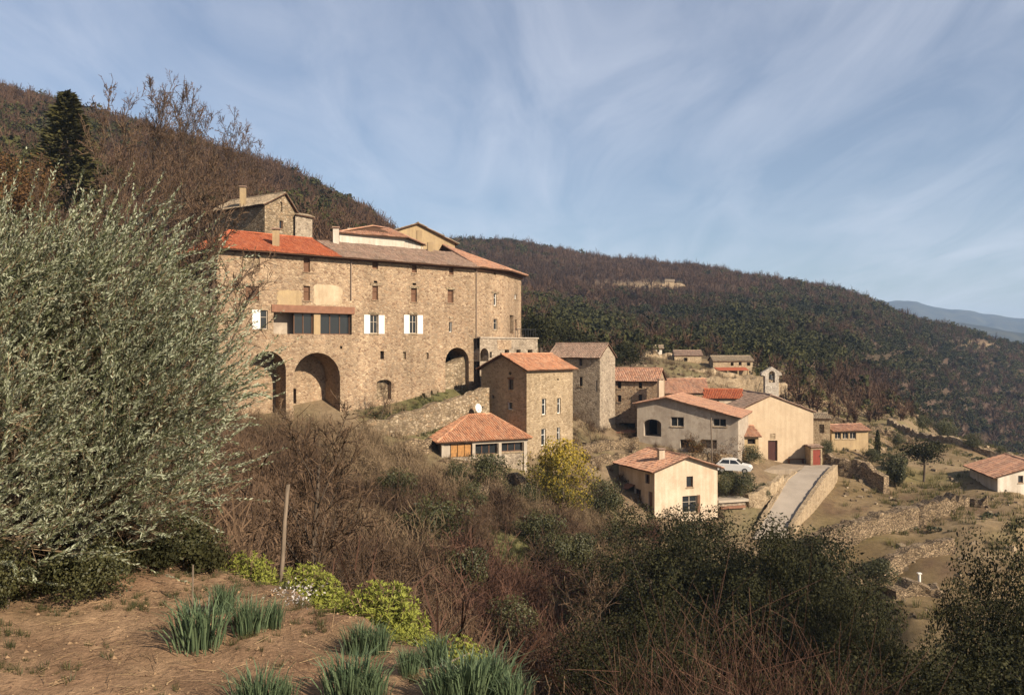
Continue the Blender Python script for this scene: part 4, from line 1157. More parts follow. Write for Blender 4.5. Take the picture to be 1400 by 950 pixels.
# terraced fields on the right
stone_run('stone_wall', 'lowest curved dry stone bank across the right-hand field', along_ground([(1105, 72), (1150, 72.5), (1200, 73.5), (1245, 76), (1300, 78)], 1.2), .9, 'dry_stone', 'stone wall', 12, rough=.16)
stone_run('stone_wall', 'broad pale dry stone bank in the field below the lane parapet', along_ground([(1108, 79.5), (1130, 80.5), (1160, 82), (1200, 84.5), (1250, 86.5), (1300, 87)], 1.9), 1.4, 'dry_stone', 'stone wall', 13, rough=.16)
stone_run('stone_wall', 'dry stone wall running down from the barn towards the green bush', along_ground([(1128, 103), (1150, 101.5), (1180, 100), (1212, 97.5)], 2.0), .9, 'dry_stone', 'stone wall', 14, rough=.16)
stone_run('stone_wall', 'short tumbled wall in front of the red roofed house at the right edge', along_ground([(1300, 90), (1325, 91), (1350, 90)], .9), .6, 'dry_stone', 'stone wall', 15, rough=.2)
stone_run('stone_wall', 'dark overgrown field wall slanting down the upper right fields', along_ground([(1215, 150), (1260, 141), (1310, 134), (1360, 130), (1420, 128)], 1.0), .7, 'rubble', 'stone wall', 16, rough=.2)
stone_run('stone_wall', 'topmost field wall below the far right woods', along_ground([(1120, 165), (1160, 168), (1200, 170), (1240, 172)], 1.0), .7, 'dry_stone', 'stone wall', 17, rough=.2)
stone_run('stone_wall', 'middle field wall behind the cypress', along_ground([(1130, 138), (1165, 137), (1205, 136), (1250, 134)], 1.0), .7, 'dry_stone', 'stone wall', 18, rough=.2)
stone_run('stone_wall', 'pale broken wall on the bare hill spur above the fields', along_ground([(1195, 186), (1225, 184), (1255, 180), (1285, 172)], 1.0), .8, 'dry_stone', 'stone wall', 19, rough=.3)

# terrace walls in the clearing high on the back hill, and a small ruin there
for k, (a, b, Y) in enumerate(((820, 872, 446), (862, 925, 462), (884, 936, 478))):
    stone_run('terrace_wall', ('lowest', 'middle', 'highest')[k] + ' pale terrace wall in the clearing high on the brown hill', along_ground([(a, Y), ((a + b) / 2, Y + 3), (b, Y + 4)], 1.5, 1), 1.2, 'tan_stone', 'terrace wall', 20 + k, step=2, rough=.4, group='terrace walls in the hill clearing')
g_ = ground(914, 470)
A_, B_ = plan(909, 468), plan(922, 470)
house('ruined_hut', 'tiny tan hut in the clearing high on the brown hill', 'hut', A_, B_, Vector((B_.x + 1, B_.y + 6)), g_.z - 3, g_.z + 3.4, g_.z + 4.6, 'AB', 'tan_stone', 'tile_tan', seed=61, oh=.2, gh=.1)

# the lane
def lane():
    L = [(1036, 724, 83), (1050, 700, 86.5), (1064, 676, 90), (1077, 655, 94), (1090, 645, 97), (1098, 639.5, 100), (1100, 637, 102)]
    Rr = [(1078, 724, 83), (1092, 702, 86.5), (1108, 679, 90), (1124, 656, 94), (1134, 645, 97), (1140, 639, 100), (1146, 634, 102.5)]
    # keep each cross section level
    Lp = [pt(*p) for p in L]; Rp = [pt(*p) for p in Rr]
    g0 = (ground(1040, 77).z + .3)
    for A in (Lp, Rp): A.insert(0, Vector((A[0].x - (A[1].x - A[0].x) * .5, A[0].y - (A[1].y - A[0].y) * .5, A[0].z - (A[1].z - A[0].z) * .5)))
    for a, b in zip(Lp, Rp): a.z = b.z = (a.z + b.z) / 2
    s = MB()
    N = 6
    for k in range(len(Lp) - 1):
        for q in range(N):
            s.poly([Lp[k].lerp(Rp[k], q / N), Lp[k].lerp(Rp[k], (q + 1) / N), Lp[k + 1].lerp(Rp[k + 1], (q + 1) / N), Lp[k + 1].lerp(Rp[k + 1], q / N)])
    for k in range(len(Lp) - 1):       # shoulders down into the ground
        for A in (Lp, Rp): s.poly([A[k], A[k + 1], A[k + 1] - Vector((0, 0, 2.5)), A[k] - Vector((0, 0, 2.5))])
    o = s.build('lane', M['asphalt']); tag(o, kind='structure')
    z = Vector((0, 0, 1))
    stone_run('parapet_wall', 'tan stone parapet along the right side of the climbing lane', [(p + z * .38 + Vector((.2, 0, 0)), p.z - 2.6) for p in Rp[1:-1]], .45, 'tan_stone', 'parapet', 31, rough=.04)
    stone_run('retaining_wall', 'tan stone wall along the left side of the climbing lane', [(p + z * .12 + Vector((-.2, 0, 0)), p.z - 1.5) for k, p in enumerate(Lp[1:-2])], .45, 'tan_stone', 'retaining wall', 32, rough=.05)
    # paved forecourt in front of the chapel
    s = MB()
    f = [Lp[-2] + z * .004, Rp[-2] + z * .004, pt(1128, 634, 103), Vector((plan(1112, 104.5).x, 104.5, -13.75)), Vector((plan(1020, 103.3).x, 103.3, -13.75)), pt(1035, 648, 97.5)]
    top = [Vector((p.x, p.y, (-13.72 if k > 1 else p.z))) for k, p in enumerate(f)]
    s.hexa([p - z * 2 for p in top], top); o = s.build('forecourt_pavement', M['concrete']); tag(o, kind='structure')
lane()

def car():
    """small white hatchback seen over the hedge"""
    c = pt(1004, 645.5, 92.4)
    root = empty('parked_car', c, 'small white parked car above the hedge beside the cream house', 'car')
    fw = Vector((.93, -.36, 0)).normalized(); sd = Vector((-fw.y, fw.x, 0)); up = Vector((0, 0, 1))
    W = .84
    body = [(-1.75, .28), (1.72, .28), (1.82, .45), (1.78, .68), (1.55, .82), (.85, .93), (-1.72, .98), (-1.83, .72), (-1.83, .4)]
    cab = [(.85, .93), (.22, 1.40), (-.2, 1.48), (-1.2, 1.46), (-1.66, .98)]
    P = lambda a, b, w: c + fw * a + up * b + sd * w
    def extrude(prof, w0, mb, wtop=None):
        zs = [b for a, b in prof]; lo, hi = min(zs), max(zs)
        ww = [w0 if wtop is None else w0 + (wtop - w0) * (b - lo) / (hi - lo) for a, b in prof]
        l = [P(a, b, w) for (a, b), w in zip(prof, ww)]; r = [P(a, b, -w) for (a, b), w in zip(prof, ww)]
        mb.poly(l); mb.poly(list(reversed(r)))
        n = len(prof)
        for k in range(n): mb.poly([l[k], l[(k + 1) % n], r[(k + 1) % n], r[k]])
    s = MB(); extrude(body, W, s); extrude(cab, W - .03, s, W - .2); s.build('body', M['car_paint'], root)
    g = MB()
    g.poly([P(.80, .97, .7), P(.80, .97, -.7), P(.27, 1.375, -.6), P(.27, 1.375, .6)]); 
    g.v = [tuple(Vector(v) + fw * .02 + up * .015) for v in g.v]
    g.build('windscreen', M['glass'], root)
    for sg in (1, -1):
        g = MB(); q = lambda a, b: P(a, b, sg * (W - .03 - .17 * (b - .93) / .55 + .008))
        g.poly([q(.62, .98), q(.2, 1.34), q(-.35, 1.38), q(-.35, .98)]); g.poly([q(-.43, .98), q(-.43, 1.38), q(-1.1, 1.37), q(-1.45, 1.0)])
        g.build('side_window', M['glass'], root)
        g = MB(); g.box(P(1.74, .62, sg * .6), fw * .06, sd * .16, up * .08); g.build('headlight', M['lamp_glass'], root)
        for a in (1.15, -1.15):
            t = MB(); t.tube([P(a, .28, sg * (W - .18)), P(a, .28, sg * (W + .02))], .29, 18); wh = t.build('wheel', M['tyre'], root)
            t = MB(); t.tube([P(a, .28, sg * (W + .021)), P(a, .28, sg * (W + .03))], .18, 12); t.build('rim', M['metal'], wh)
    g = MB(); g.box(P(1.83, .42, 0), fw * .02, sd * .5, up * .06); g.build('grille', M['dark_metal'], root)
car()

def stake():
    g = ground(381, 7.9); t = pt(394, 662, 7.95)
    s = MB(); b = Vector((g.x, g.y, g.z - .1))
    s.tube([b, b.lerp(t, .35) + Vector((.006, 0, 0)), b.lerp(t, .7) - Vector((.004, 0, 0)), t], [.023, .021, .019, .016], 9)
    tag(s.build('wooden_stake', M['post_wood'], None, (b.x, b.y, b.z), smooth=True), 'grey weathered wooden stake leaning at the garden edge', 'stake')
    g = ground(263, 6.9); b = Vector((g.x, g.y, g.z - .05))
    s = MB(); s.tube([b, b + Vector((.005, 0, .38))], .007, 6)
    tag(s.build('cane_stick', M['post_wood'], None, b), 'thin pale cane standing by the left daffodil clump', 'cane')
    s = MB(); g = ground(592, 5.35); h = ground(640, 5.75)
    s.tube([g + Vector((0, 0, .03)), g.lerp(h, .4) + Vector((0, 0, .14)), h + Vector((0, 0, .10))], [.012, .010, .005], 6)
    s.tube([g.lerp(h, .4) + Vector((0, 0, .13)), g.lerp(h, .8) + Vector((.05, .1, .22))], [.007, .003], 5)
    tag(s.build('dry_branch', M['post_wood'], None, g), 'bleached dry branch lying between the daffodils near the garden edge', 'branch')
    g = ground(1257, 70.5); z0 = zat(796, 70.5)
    s = MB(); s.tube([Vector((g.x, g.y, g.z - .5)), Vector((g.x, g.y, zat(784, 70.5)))], .11, 8)
    s.box(Vector((g.x, g.y, zat(784, 70.5) + .03)), (.15, 0, 0), (0, .15, 0), (0, 0, .04))
    tag(s.build('white_post', M['white_paint'], None, (g.x, g.y, g.z - .5)), 'short white post by the tumbled stones between the dark trees', 'post')
    g = ground(978, 95); s = MB(); b = pt(974, 625, 92.2); s.tube([b - Vector((0, 0, 1.5)), pt(972, 571, 92.2)], .07, 8)
    tag(s.build('timber_pole', M['post_wood'], None, b), 'pale timber pole standing in front of the grey house', 'pole')
stake()

# tumbled stones in the lower right field
stone_run('stone_wall', 'heap-like pinkish stone wall beside the white post', top_line([(1216, 803, 69.0), (1232, 797, 69.2), (1248, 795, 69.5), (1262, 800, 69.5), (1290, 806, 69)], -21.5), 1.6, 'dry_stone', 'stone wall', 41, rough=.25)
# ------------------------------------------------------------------ vegetation
G = np.random.default_rng(12)
def unit(v): return v / np.maximum(np.linalg.norm(v, axis=-1, keepdims=True), 1e-9)
def ribbons(a, b, w0, w1, rng=G):
    """flat tapering strips from a to b"""
    d = unit(b - a); r = unit(np.cross(d, unit(rng.normal(size=d.shape))))
    w0 = np.broadcast_to(np.asarray(w0, float), (len(a),))[:, None] / 2; w1 = np.broadcast_to(np.asarray(w1, float), (len(a),))[:, None] / 2
    return np.stack([a - r * w0, a + r * w0, b + r * w1, b - r * w1], 1)
def leaves(p, d, L, W, rng=G):
    """pointed leaves of length L at p along d"""
    d = unit(d); r = unit(np.cross(d, unit(rng.normal(size=d.shape))))
    L = np.broadcast_to(np.asarray(L, float), (len(p),))[:, None]; W = np.broadcast_to(np.asarray(W, float), (len(p),))[:, None] / 2
    return np.stack([p, p + d * L * .45 + r * W, p + d * L, p + d * L * .45 - r * W], 1)
def cards(p, size, rng=G, flat=0.0):
    """small irregular leaf clumps turned every way"""
    n = unit(rng.normal(size=p.shape) + np.array([0, 0, flat]))
    a = unit(np.cross(n, unit(rng.normal(size=p.shape)))); b = np.cross(n, a)
    s = np.broadcast_to(np.asarray(size, float), (len(p),))[:, None] * rng.uniform(.6, 1.4, (len(p), 1))
    j = lambda: rng.uniform(.35, 1.0, (len(p), 1))
    return np.stack([p - a * s * j(), p - b * s * j() * .7, p + a * s * j(), p + b * s * j() * .7], 1)
def blob(n, rad, rng=G, shell=.5):
    v = unit(rng.normal(size=(n, 3))) * (rng.uniform(shell ** 3, 1, (n, 1)) ** (1 / 3))
    return v * np.array(rad)
def lumpy_crown(n, rad, lumps, size, rng, fill=.55, lr=.42):
    """leaf clumps gathered in uneven lumps, gaps between"""
    c = blob(lumps, np.array(rad) * (1 - lr * .7), rng, .35)
    lrad = rng.uniform(.6, 1.25, lumps) * lr
    k = rng.integers(0, lumps, n)
    p = c[k] + blob(n, np.array(rad), rng, fill) * lrad[k][:, None]
    t = np.clip(.5 + .35 * (rng.random(lumps)[k] - .5) * 2 + rng.normal(0, .22, n), 0, 1)
    out = unit((p - c[k]) / np.array(rad) + .35 * p / np.array(rad))
    n_ = unit(out * 1.1 + rng.normal(0, .62, p.shape))
    a = unit(np.cross(n_, unit(rng.normal(size=p.shape)))); b = np.cross(n_, a)
    s = size * rng.uniform(.6, 1.4, (n, 1)); j = lambda: rng.uniform(.35, 1.0, (n, 1))
    return np.stack([p - a * s * j(), p - b * s * j() * .7, p + a * s * j(), p + b * s * j() * .7], 1), t, p

def skeleton(rng, height, r0, n1=7, spread=.5, n2=6, n3=6, up=.6, start=.3, wob=.12, lean=(0, 0)):
    """trunk + limbs + twigs: returns tubes [(pts, radii)], twig segments (a,b,w)"""
    tubes, ta, tb, tw = [], [], [], []
    K = 7
    tp = [np.zeros(3)]; d = np.array([lean[0], lean[1], 1.0])
    for k in range(K):
        d = unit(d + rng.normal(0, wob, 3) + np.array([0, 0, .1])); tp.append(tp[-1] + d * height * .82 / K)
    tubes.append((tp, [r0 * (1 - .85 * k / K) for k in range(K + 1)]))
    for i in range(n1):
        f = start + (1 - start) * (i + rng.random()) / n1
        x = f * K; k = min(int(x), K - 1); p = tp[k] + (tp[k + 1] - tp[k]) * (x - k)
        an = i * 2.4 + rng.random(); L = height * spread * (1.05 - .55 * f) * rng.uniform(.75, 1.2)
        d = unit(np.array([math.cos(an), math.sin(an), up * rng.uniform(.6, 1.4)])); pts = [p]; r1 = r0 * (1 - .8 * f) * .5
        for q in range(4):
            d = unit(d + rng.normal(0, wob * 1.4, 3) + np.array([0, 0, .12])); pts.append(pts[-1] + d * L / 4)
        tubes.append((pts, [max(r1 * .75 * (1 - .85 * q / 4), .0012) for q in range(5)]))
        for j in range(n2):
            g = .25 + .75 * (j + rng.random()) / n2; x = g * 4; k = min(int(x), 3); p2 = pts[k] + (pts[k + 1] - pts[k]) * (x - k)
            d2 = unit(d * .7 + rng.normal(0, .6, 3) + np.array([0, 0, .3])); L2 = L * .42 * rng.uniform(.6, 1.2)
            c = [p2]
            for q in range(3):
                d2 = unit(d2 + rng.normal(0, .16, 3) + np.array([0, 0, .08])); c.append(c[-1] + d2 * L2 / 3)
                ta.append(c[-2]); tb.append(c[-1]); tw.append(max(r1 * .45 * (1 - q / 4), .0016) * 2)
            for m in range(n3):
                q = rng.integers(0, 3); p3 = c[q] + (c[q + 1] - c[q]) * rng.random()
                d3 = unit(d2 + rng.normal(0, .55, 3) + np.array([0, 0, .2])); L3 = L2 * .5 * rng.uniform(.5, 1.2)
                e = p3 + d3 * L3; ta.append(p3); tb.append(e); tw.append(r1 * .25)
                for z in range(2):
                    s = p3 + d3 * L3 * rng.uniform(.3, .9); d4 = unit(d3 + rng.normal(0, .6, 3)); ta.append(s); tb.append(s + d4 * L3 * .5); tw.append(r1 * .18)
    return tubes, np.array(ta), np.array(tb), np.array(tw)

def tubes_mesh(name, tubes, mat, sides=6):
    s = MB()
    for p, r in tubes: s.tube(p, r, sides)
    return s.mesh(name, mat, smooth=True)

def plant(name, label, cat, loc, trunk, crown, scale=1.0, rz=0.0, group=None, crown_name='crown', trunk_name='trunk'):
    root = empty(name, loc, label, cat, group)
    root.rotation_euler = (0, 0, rz)
    root.scale = (scale,) * 3 if not hasattr(scale, '__len__') else scale
    if trunk is not None: link(trunk_name, trunk, root)
    if crown is not None: link(crown_name, crown, root)
    return root

# ---- prototypes (all about one metre tall unless noted; scaled when planted)
def bare_tree(seed, mat='twig', tw=.016, r0=.024, **kw):
    rng = np.random.default_rng(seed)
    tubes, a, b, w = skeleton(rng, 1.0, r0, **kw)
    q = ribbons(a, b, np.maximum(w, .0024), np.maximum(w * .45, .0016), rng)
    return tubes_mesh('trunk', tubes, M['bark']), np_mesh('crown', q, rng.random(len(q)), M[mat])
def leafy_tree(seed, mat, rad=(.42, .42, .36), n=2600, lumps=18, size=.026, cz=.60, lr=.42, r0=.03, twigs=True):
    rng = np.random.default_rng(seed)
    tubes, a, b, w = skeleton(rng, .85, r0, n1=7, spread=.45, n2=3, n3=2, start=.25)
    q, t, p = lumpy_crown(n, rad, lumps, size, rng, lr=lr)
    q = q + np.array([0, 0, cz])
    return tubes_mesh('trunk', tubes, M['bark']), np_mesh('crown', q, t, M[mat])
def twig_bush(seed, mat, n=260, tw=.008, r=.55, inner=3, leafmat=None):
    """thicket of arching bare stems, one unit tall"""
    rng = np.random.default_rng(seed)
    b0 = np.concatenate([rng.normal(0, r * .28, (n, 2)), np.zeros((n, 1))], 1)
    tip = blob(n, (r, r, 1.0), rng, .55); tip[:, 2] = np.abs(tip[:, 2]) * .95 + .05
    ctrl = b0 * .5 + tip * .5 + np.array([0, 0, .18]) + rng.normal(0, .06, (n, 3))
    A, B, W = [], [], []
    ts = np.linspace(0, 1, 4)
    P = [(1 - t) ** 2 * b0 + 2 * t * (1 - t) * ctrl + t * t * tip for t in ts]
    for k in range(3): A.append(P[k]); B.append(P[k + 1]); W.append(np.full(n, tw * (1 - .24 * k)))
    for _ in range(inner):
        k = rng.integers(0, 3, n); f = rng.random((n, 1)); PP = np.array(P)
        s = PP[k, np.arange(n)] * (1 - f) + PP[k + 1, np.arange(n)] * f
        A.append(s); B.append(s + unit(rng.normal(0, 1, (n, 3)) + np.array([0, 0, .5]) + unit(tip) * .6) * rng.uniform(.1, .28, (n, 1))); W.append(np.full(n, tw * .6))
    A, B, W = np.concatenate(A), np.concatenate(B), np.concatenate(W)
    return ribbons(A, B, W, W * .6, rng), rng.random(len(A))

def place_many(proto_list, pos, scale, rz, which, tints, tj=.25, squash=None, rng=G):
    """bake copies of the prototypes into one big quad soup"""
    Q, T = [], []
    for k, (q, t) in enumerate(proto_list):
        idx = np.nonzero(which == k)[0]
        if len(idx) == 0: continue
        c, s = np.cos(rz[idx]), np.sin(rz[idx])
        x, y, z = q[..., 0], q[..., 1], q[..., 2]
        sc = scale[idx][:, None, None]
        sq = sc if squash is None else sc * squash[idx][:, None, None]
        X = (x[None] * c[:, None, None] - y[None] * s[:, None, None]) * sq + pos[idx, 0][:, None, None]
        Y = (x[None] * s[:, None, None] + y[None] * c[:, None, None]) * sq + pos[idx, 1][:, None, None]
        Z = z[None] * sc + pos[idx, 2][:, None, None]
        Q.append(np.stack([X, Y, Z], -1).reshape(-1, 4, 3))
        T.append(np.clip(t[None] * (1 - tj * 2) + tints[idx][:, None] * tj * 2, 0, 1).reshape(-1))
    return np.concatenate(Q), np.concatenate(T)

# ---- woods on the hills: two masses, bare and evergreen
def woods():
    rng = np.random.default_rng(77)
    def far_bare(seed):
        r = np.random.default_rng(seed); n = 26
        a = np.zeros((n, 3)); a[:, 2] = r.uniform(.1, .5, n); tip = blob(n, (.42, .42, .5), r, .5) + np.array([0, 0, .55])
        q = [ribbons(a, tip, .035, .012, r)]
        m = 34; i = r.integers(0, n, m); f = r.uniform(.3, .9, (m, 1)); s = a[i] * (1 - f) + tip[i] * f
        q.append(ribbons(s, s + unit(r.normal(0, 1, (m, 3)) + np.array([0, 0, .6])) * r.uniform(.15, .3, (m, 1)), .024, .010, r))
        q.append(ribbons(np.zeros((2, 3)), np.array([[0, 0, .6], [.02, .01, .6]]), .06, .03, r))
        q = np.concatenate(q); return q, r.random(len(q))
    def far_green(seed):
        r = np.random.default_rng(seed); q, t, p = lumpy_crown(100, (.5, .5, .46), 8, .105, r, lr=.5); return q + np.array([0, 0, .5]), t
    PB, PG = [far_bare(k) for k in range(6)], [far_green(40 + k) for k in range(6)]
    def scatter(n, x0, x1, y0, y1):
        px = rng.uniform(x0, x1, n); Y = np.sqrt(rng.uniform(y0 ** 2, y1 ** 2, n)); return px, Y
    def el(px, py, cx, cy, rx, ry): return np.exp(-(((px - cx) / rx) ** 2 + ((py - cy) / ry) ** 2))
    px1, Y1 = scatter(10500, -260, 545, 92, 372)
    px2, Y2 = scatter(25000, 545, 1620, 128, 655)
    st = np.interp(px2, [545, 600, 700, 760, 860, 900, 1020, 1050, 1100, 1230, 1260, 1300, 1360, 1620], [150, 128, 124, 126, 140, 166, 168, 136, 138, 152, 182, 178, 175, 160])
    k = Y2 > st; px2, Y2 = px2[k], Y2[k]
    k = Y1 > np.interp(px1, [-260, 150, 300, 330, 545], [70, 80, 96, 118, 128]); px1, Y1 = px1[k], Y1[k]
    px, Y = np.concatenate([px1, px2]), np.concatenate([Y1, Y2])
    x, y = (px - 700) / F * Y, Y
    z = H(x, y); py = 475 - z / Y * F
    clear = el(px, py, 885, 391, 62, 7) + el(px, py, 1335, 470, 30, 4) + el(px, py, 1097, 438, 12, 3) + el(px, py, 1205, 492, 30, 10) * .8 + el(px, py, 1240, 520, 40, 14) * (Y < 240)
    k = rng.random(len(px)) > clear * 1.2
    px, py, Y, x, y, z = (v[k] for v in (px, py, Y, x, y, z))
    nz = fbm(x / 34, y / 34, 91)
    g = np.where(px < 545, .16, .22) + (nz - .5) * 1.3
    g = g + .75 * el(px, py, 780, 455, 75, 48) + .6 * el(px, py, 1010, 440, 130, 26) + .75 * el(px, py, 1080, 490, 130, 36) + .62 * el(px, py, 1300, 500, 130, 90) + .35 * el(px, py, 1120, 400, 110, 22)
    g = g - .5 * el(px, py, 900, 370, 120, 28) - .85 * el(px, py, 1190, 526, 75, 20) - .55 * el(px, py, 1160, 462, 45, 14) - .3 * el(px, py, 800, 385, 90, 30)
    g = g + .5 * el(px, py, 60, 190, 110, 60) + .6 * el(px, py, 450, 282, 70, 22) - .25 * el(px, py, 270, 250, 120, 40)
    green = rng.random(len(px)) < g
    hgt = (2.4 + 2.6 * rng.random(len(px)) + 3.6 * rng.random(len(px)) ** 5) * np.where(green, .92, 1.0) * np.interp(Y, [90, 150, 400], [.62, .8, 1.0])
    pos = np.stack([x, y, z - .25], -1); rz = rng.uniform(0, 6.28, len(px)); wh = rng.integers(0, 6, len(px))
    tint = np.clip(rng.normal(.5, .22, len(px)) + (fbm(x / 60, y / 60, 95) - .5) * 1.5, 0, 1)
    b = ~green
    q, t = place_many(PB, pos[b], hgt[b], rz[b], wh[b], tint[b], .3)
    tag(link('bare_woodland', np_mesh('bare_woodland', q, t, M['wood_far'])), 'leafless brown woodland covering the hillsides', 'woodland', kind='stuff')
    q, t = place_many(PG, pos[green], hgt[green], rz[green], wh[green], tint[green], .28, squash=np.full(green.sum(), 1.05))
    tag(link('evergreen_woodland', np_mesh('evergreen_woodland', q, t, M['green_far'])), 'dark evergreen oak woodland in patches on the hillsides', 'woodland', kind='stuff')
woods()

# ---- brush on the near slope
def brush():
    rng = np.random.default_rng(5)
    PB = [twig_bush(k, 'twig', 58, .016, .5, 4) for k in range(8)]
    n = 3300
    px = rng.uniform(250, 905, n); Y = np.sqrt(rng.uniform(9.5 ** 2, 84 ** 2, n))
    keep = (Y > edgeY(px) * 1.35) & ~((Y < 17) & (px > 345) & (px < 450)) & (np.exp(-(((px - 700) / 34) ** 2 + ((Y - 57) / 3.5) ** 2)) < .4) & (Y < np.interp(px, [250, 480, 560, 700, 720, 760, 800, 846, 860, 905], [73, 74, 71, 66.5, 71, 77, 83, 84, 78, 80]))
    px, Y = px[keep], Y[keep]
    x, y = (px - 700) / F * Y, Y; z = H(x, y)
    h = (rng.uniform(.9, 2.2, len(px)) + 2.2 * (rng.random(len(px)) ** 4)) * np.interp(Y, [9, 16, 40, 60, 72, 84], [.75, 1, 1.15, .9, .7, .5])
    tone = np.clip(rng.normal(.5, .34, len(px)) + (fbm(x / 7, y / 7, 17) - .5) * 1.6, 0, 1)
    pos = np.stack([x, y, z - .1], -1); rz = rng.uniform(0, 6.28, len(px)); wh = rng.integers(0, 8, len(px))
    red = (fbm(x / 11 + 4, y / 11, 18) + (px - 600) / 900 + (30 - Y) / 120) > .62
    tan = ~red & ((fbm(x / 8, y / 8, 19) + (Y - 50) / 90) > .55)
    br = ~red & ~tan
    for nm, lab, mk, mm in (('bramble_thicket', 'brown leafless bramble thicket filling the slope below the village', br, 'twig'), ('red_thicket', 'reddish leafless brush on the lower slope', red, 'twig_red'), ('dry_scrub', 'pale dry scrub on the upper slope under the walls', tan, 'twig_tan')):
        q, t = place_many(PB, pos[mk], h[mk], rz[mk], wh[mk], tone[mk], .38)
        tag(link(nm, np_mesh(nm, q, t, M[mm])), lab, 'thicket', kind='stuff')
    # low dry growth over the fields and banks on the right
    n = 5200; px = rng.uniform(1085, 1480, n); Y = np.sqrt(rng.uniform(58 ** 2, 205 ** 2, n))
    x, y = (px - 700) / F * Y, Y
    k = (fbm(x / 9, y / 5, 71) > .5) & ((Y < 150) | (px < 1300)) & ~((px < 1155) & (Y > 80) & (Y < 112)) & ~((px > 1320) & (Y > 95) & (Y < 112))
    px, Y, x, y = px[k], Y[k], x[k], y[k]; z = H(x, y)
    r = np.random.default_rng(8)
    def tuft(seed):
        r = np.random.default_rng(seed); m = 22; a = r.normal(0, .25, (m, 3)); a[:, 2] = 0; q = ribbons(a, a * 1.6 + np.stack([r.normal(0, .15, m), r.normal(0, .15, m), r.uniform(.4, 1, m)], -1), .07, .02, r); return q, r.random(m)
    PT = [tuft(k) for k in range(5)]
    q, t = place_many(PT, np.stack([x, y, z - .05], -1), rng.uniform(.3, .85, len(px)), rng.uniform(0, 6.28, len(px)), rng.integers(0, 5, len(px)), rng.random(len(px)))
    tag(link('dry_grass', np_mesh('dry_grass', q, t, M['grass'])), 'tufts of dry grass over the terraced fields', 'grass', kind='stuff')
    # loose stones on the slopes, and dry tufts round the houses
    n = 3400; px = rng.uniform(400, 1420, n); Y = np.sqrt(rng.uniform(60 ** 2, 150 ** 2, n)); x, y = (px - 700) / F * Y, Y
    k = (fbm(x / 6, y / 6, 83) > .47) & ((px < 1030) | (px > 1150) | (Y < 78) | (Y > 106)) & ((px > 560) | (Y < 76)); px, Y, x, y = px[k], Y[k], x[k], y[k]
    s = rng.uniform(.06, .20, len(x)) + .25 * rng.random(len(x)) ** 6; z = H(x, y)
    B8 = np.array([[-1, -1, -.6], [1, -1, -.6], [1, 1, -.6], [-1, 1, -.6], [-.8, -.8, .7], [.8, -.8, .7], [.8, .8, .7], [-.8, .8, .7]])
    V8 = B8[None] * rng.uniform(.55, 1.25, (len(x), 8, 3)) * s[:, None, None] * rng.uniform(.7, 1.4, (len(x), 1, 3)); an = rng.uniform(0, 6.28, len(x))[:, None]
    V8 = np.stack([V8[..., 0] * np.cos(an) - V8[..., 1] * np.sin(an), V8[..., 0] * np.sin(an) + V8[..., 1] * np.cos(an), V8[..., 2]], -1) + np.stack([x, y, z + s * .2], -1)[:, None, :]
    q = np.stack([V8[:, f] for f in ((0, 1, 5, 4), (1, 2, 6, 5), (2, 3, 7, 6), (3, 0, 4, 7), (4, 5, 6, 7))], 1).reshape(-1, 4, 3); t = np.repeat(rng.random(len(x)), 5)
    tag(link('loose_stones', np_mesh('loose_stones', q, t, leaf_mat('loose_stone', (.15, .115, .08), (.40, .32, .235), None, 0, .1, .95))), 'loose field stones strewn over the slopes and terraces', 'stones', kind='stuff')
    n = 4200; px = rng.uniform(360, 1090, n); Y = np.sqrt(rng.uniform(64 ** 2, 165 ** 2, n)); x, y = (px - 700) / F * Y, Y
    k = (fbm(x / 5, y / 5, 85) > .46) & ((px < 1030) | (Y < 82) | (Y > 106)); px, Y, x, y = px[k], Y[k], x[k], y[k]
    q, t = place_many(PT, np.stack([x, y, H(x, y) - .05], -1), rng.uniform(.3, .9, len(px)), rng.uniform(0, 6.28, len(px)), rng.integers(0, 5, len(px)), rng.random(len(px)))
    tag(link('dry_grass', np_mesh('dry_grass', q, t, M['twig_tan'])), 'tufts of dry grass and weeds between the houses', 'grass', kind='stuff')
    # scrub between the houses
    n = 700; px = rng.uniform(690, 1090, n); Y = np.sqrt(rng.uniform(82 ** 2, 150 ** 2, n)); x, y = (px - 700) / F * Y, Y
    k = (fbm(x / 6, y / 6, 87) > .47) & ~((px > 1005) & (Y < 108)) & ~((px > 965) & (Y > 90) & (Y < 95)); px, Y, x, y = px[k], Y[k], x[k], y[k]
    q, t = place_many(PB, np.stack([x, y, H(x, y) - .1], -1), rng.uniform(.5, 1.5, len(px)), rng.uniform(0, 6.28, len(px)), rng.integers(0, 8, len(px)), rng.random(len(px)), .35)
    tag(link('garden_scrub', np_mesh('garden_scrub', q, t, M['twig'])), 'leafless scrub on the terraces between the houses', 'scrub', kind='stuff')
    r = np.random.default_rng(3); n = 420; px = rng.uniform(690, 1420, n); Y = np.sqrt(rng.uniform(80 ** 2, 150 ** 2, n)); x, y = (px - 700) / F * Y, Y
    k = (fbm(x / 7, y / 7, 89) > .52 + .06 * (px > 1150)) & ~((px > 1005) & (px < 1155) & (Y < 108)); px, Y, x, y = px[k], Y[k], x[k], y[k]
    qs, ts, _ = lumpy_crown(150, (.6, .6, .4), 4, .12, r)
    q, t = place_many([(qs + np.array([0, 0, .3]), ts)], np.stack([x, y, H(x, y)], -1), rng.uniform(.4, 1.3, len(px)), rng.uniform(0, 6.28, len(px)), np.zeros(len(px), int), rng.random(len(px)))
    tag(link('low_scrub', np_mesh('low_scrub', q, t, M['shrub_leaf'])), 'low green scrub on the terraces and fields', 'scrub', kind='stuff')
    # green grass on the ramp verge and the small lawn
    P = []
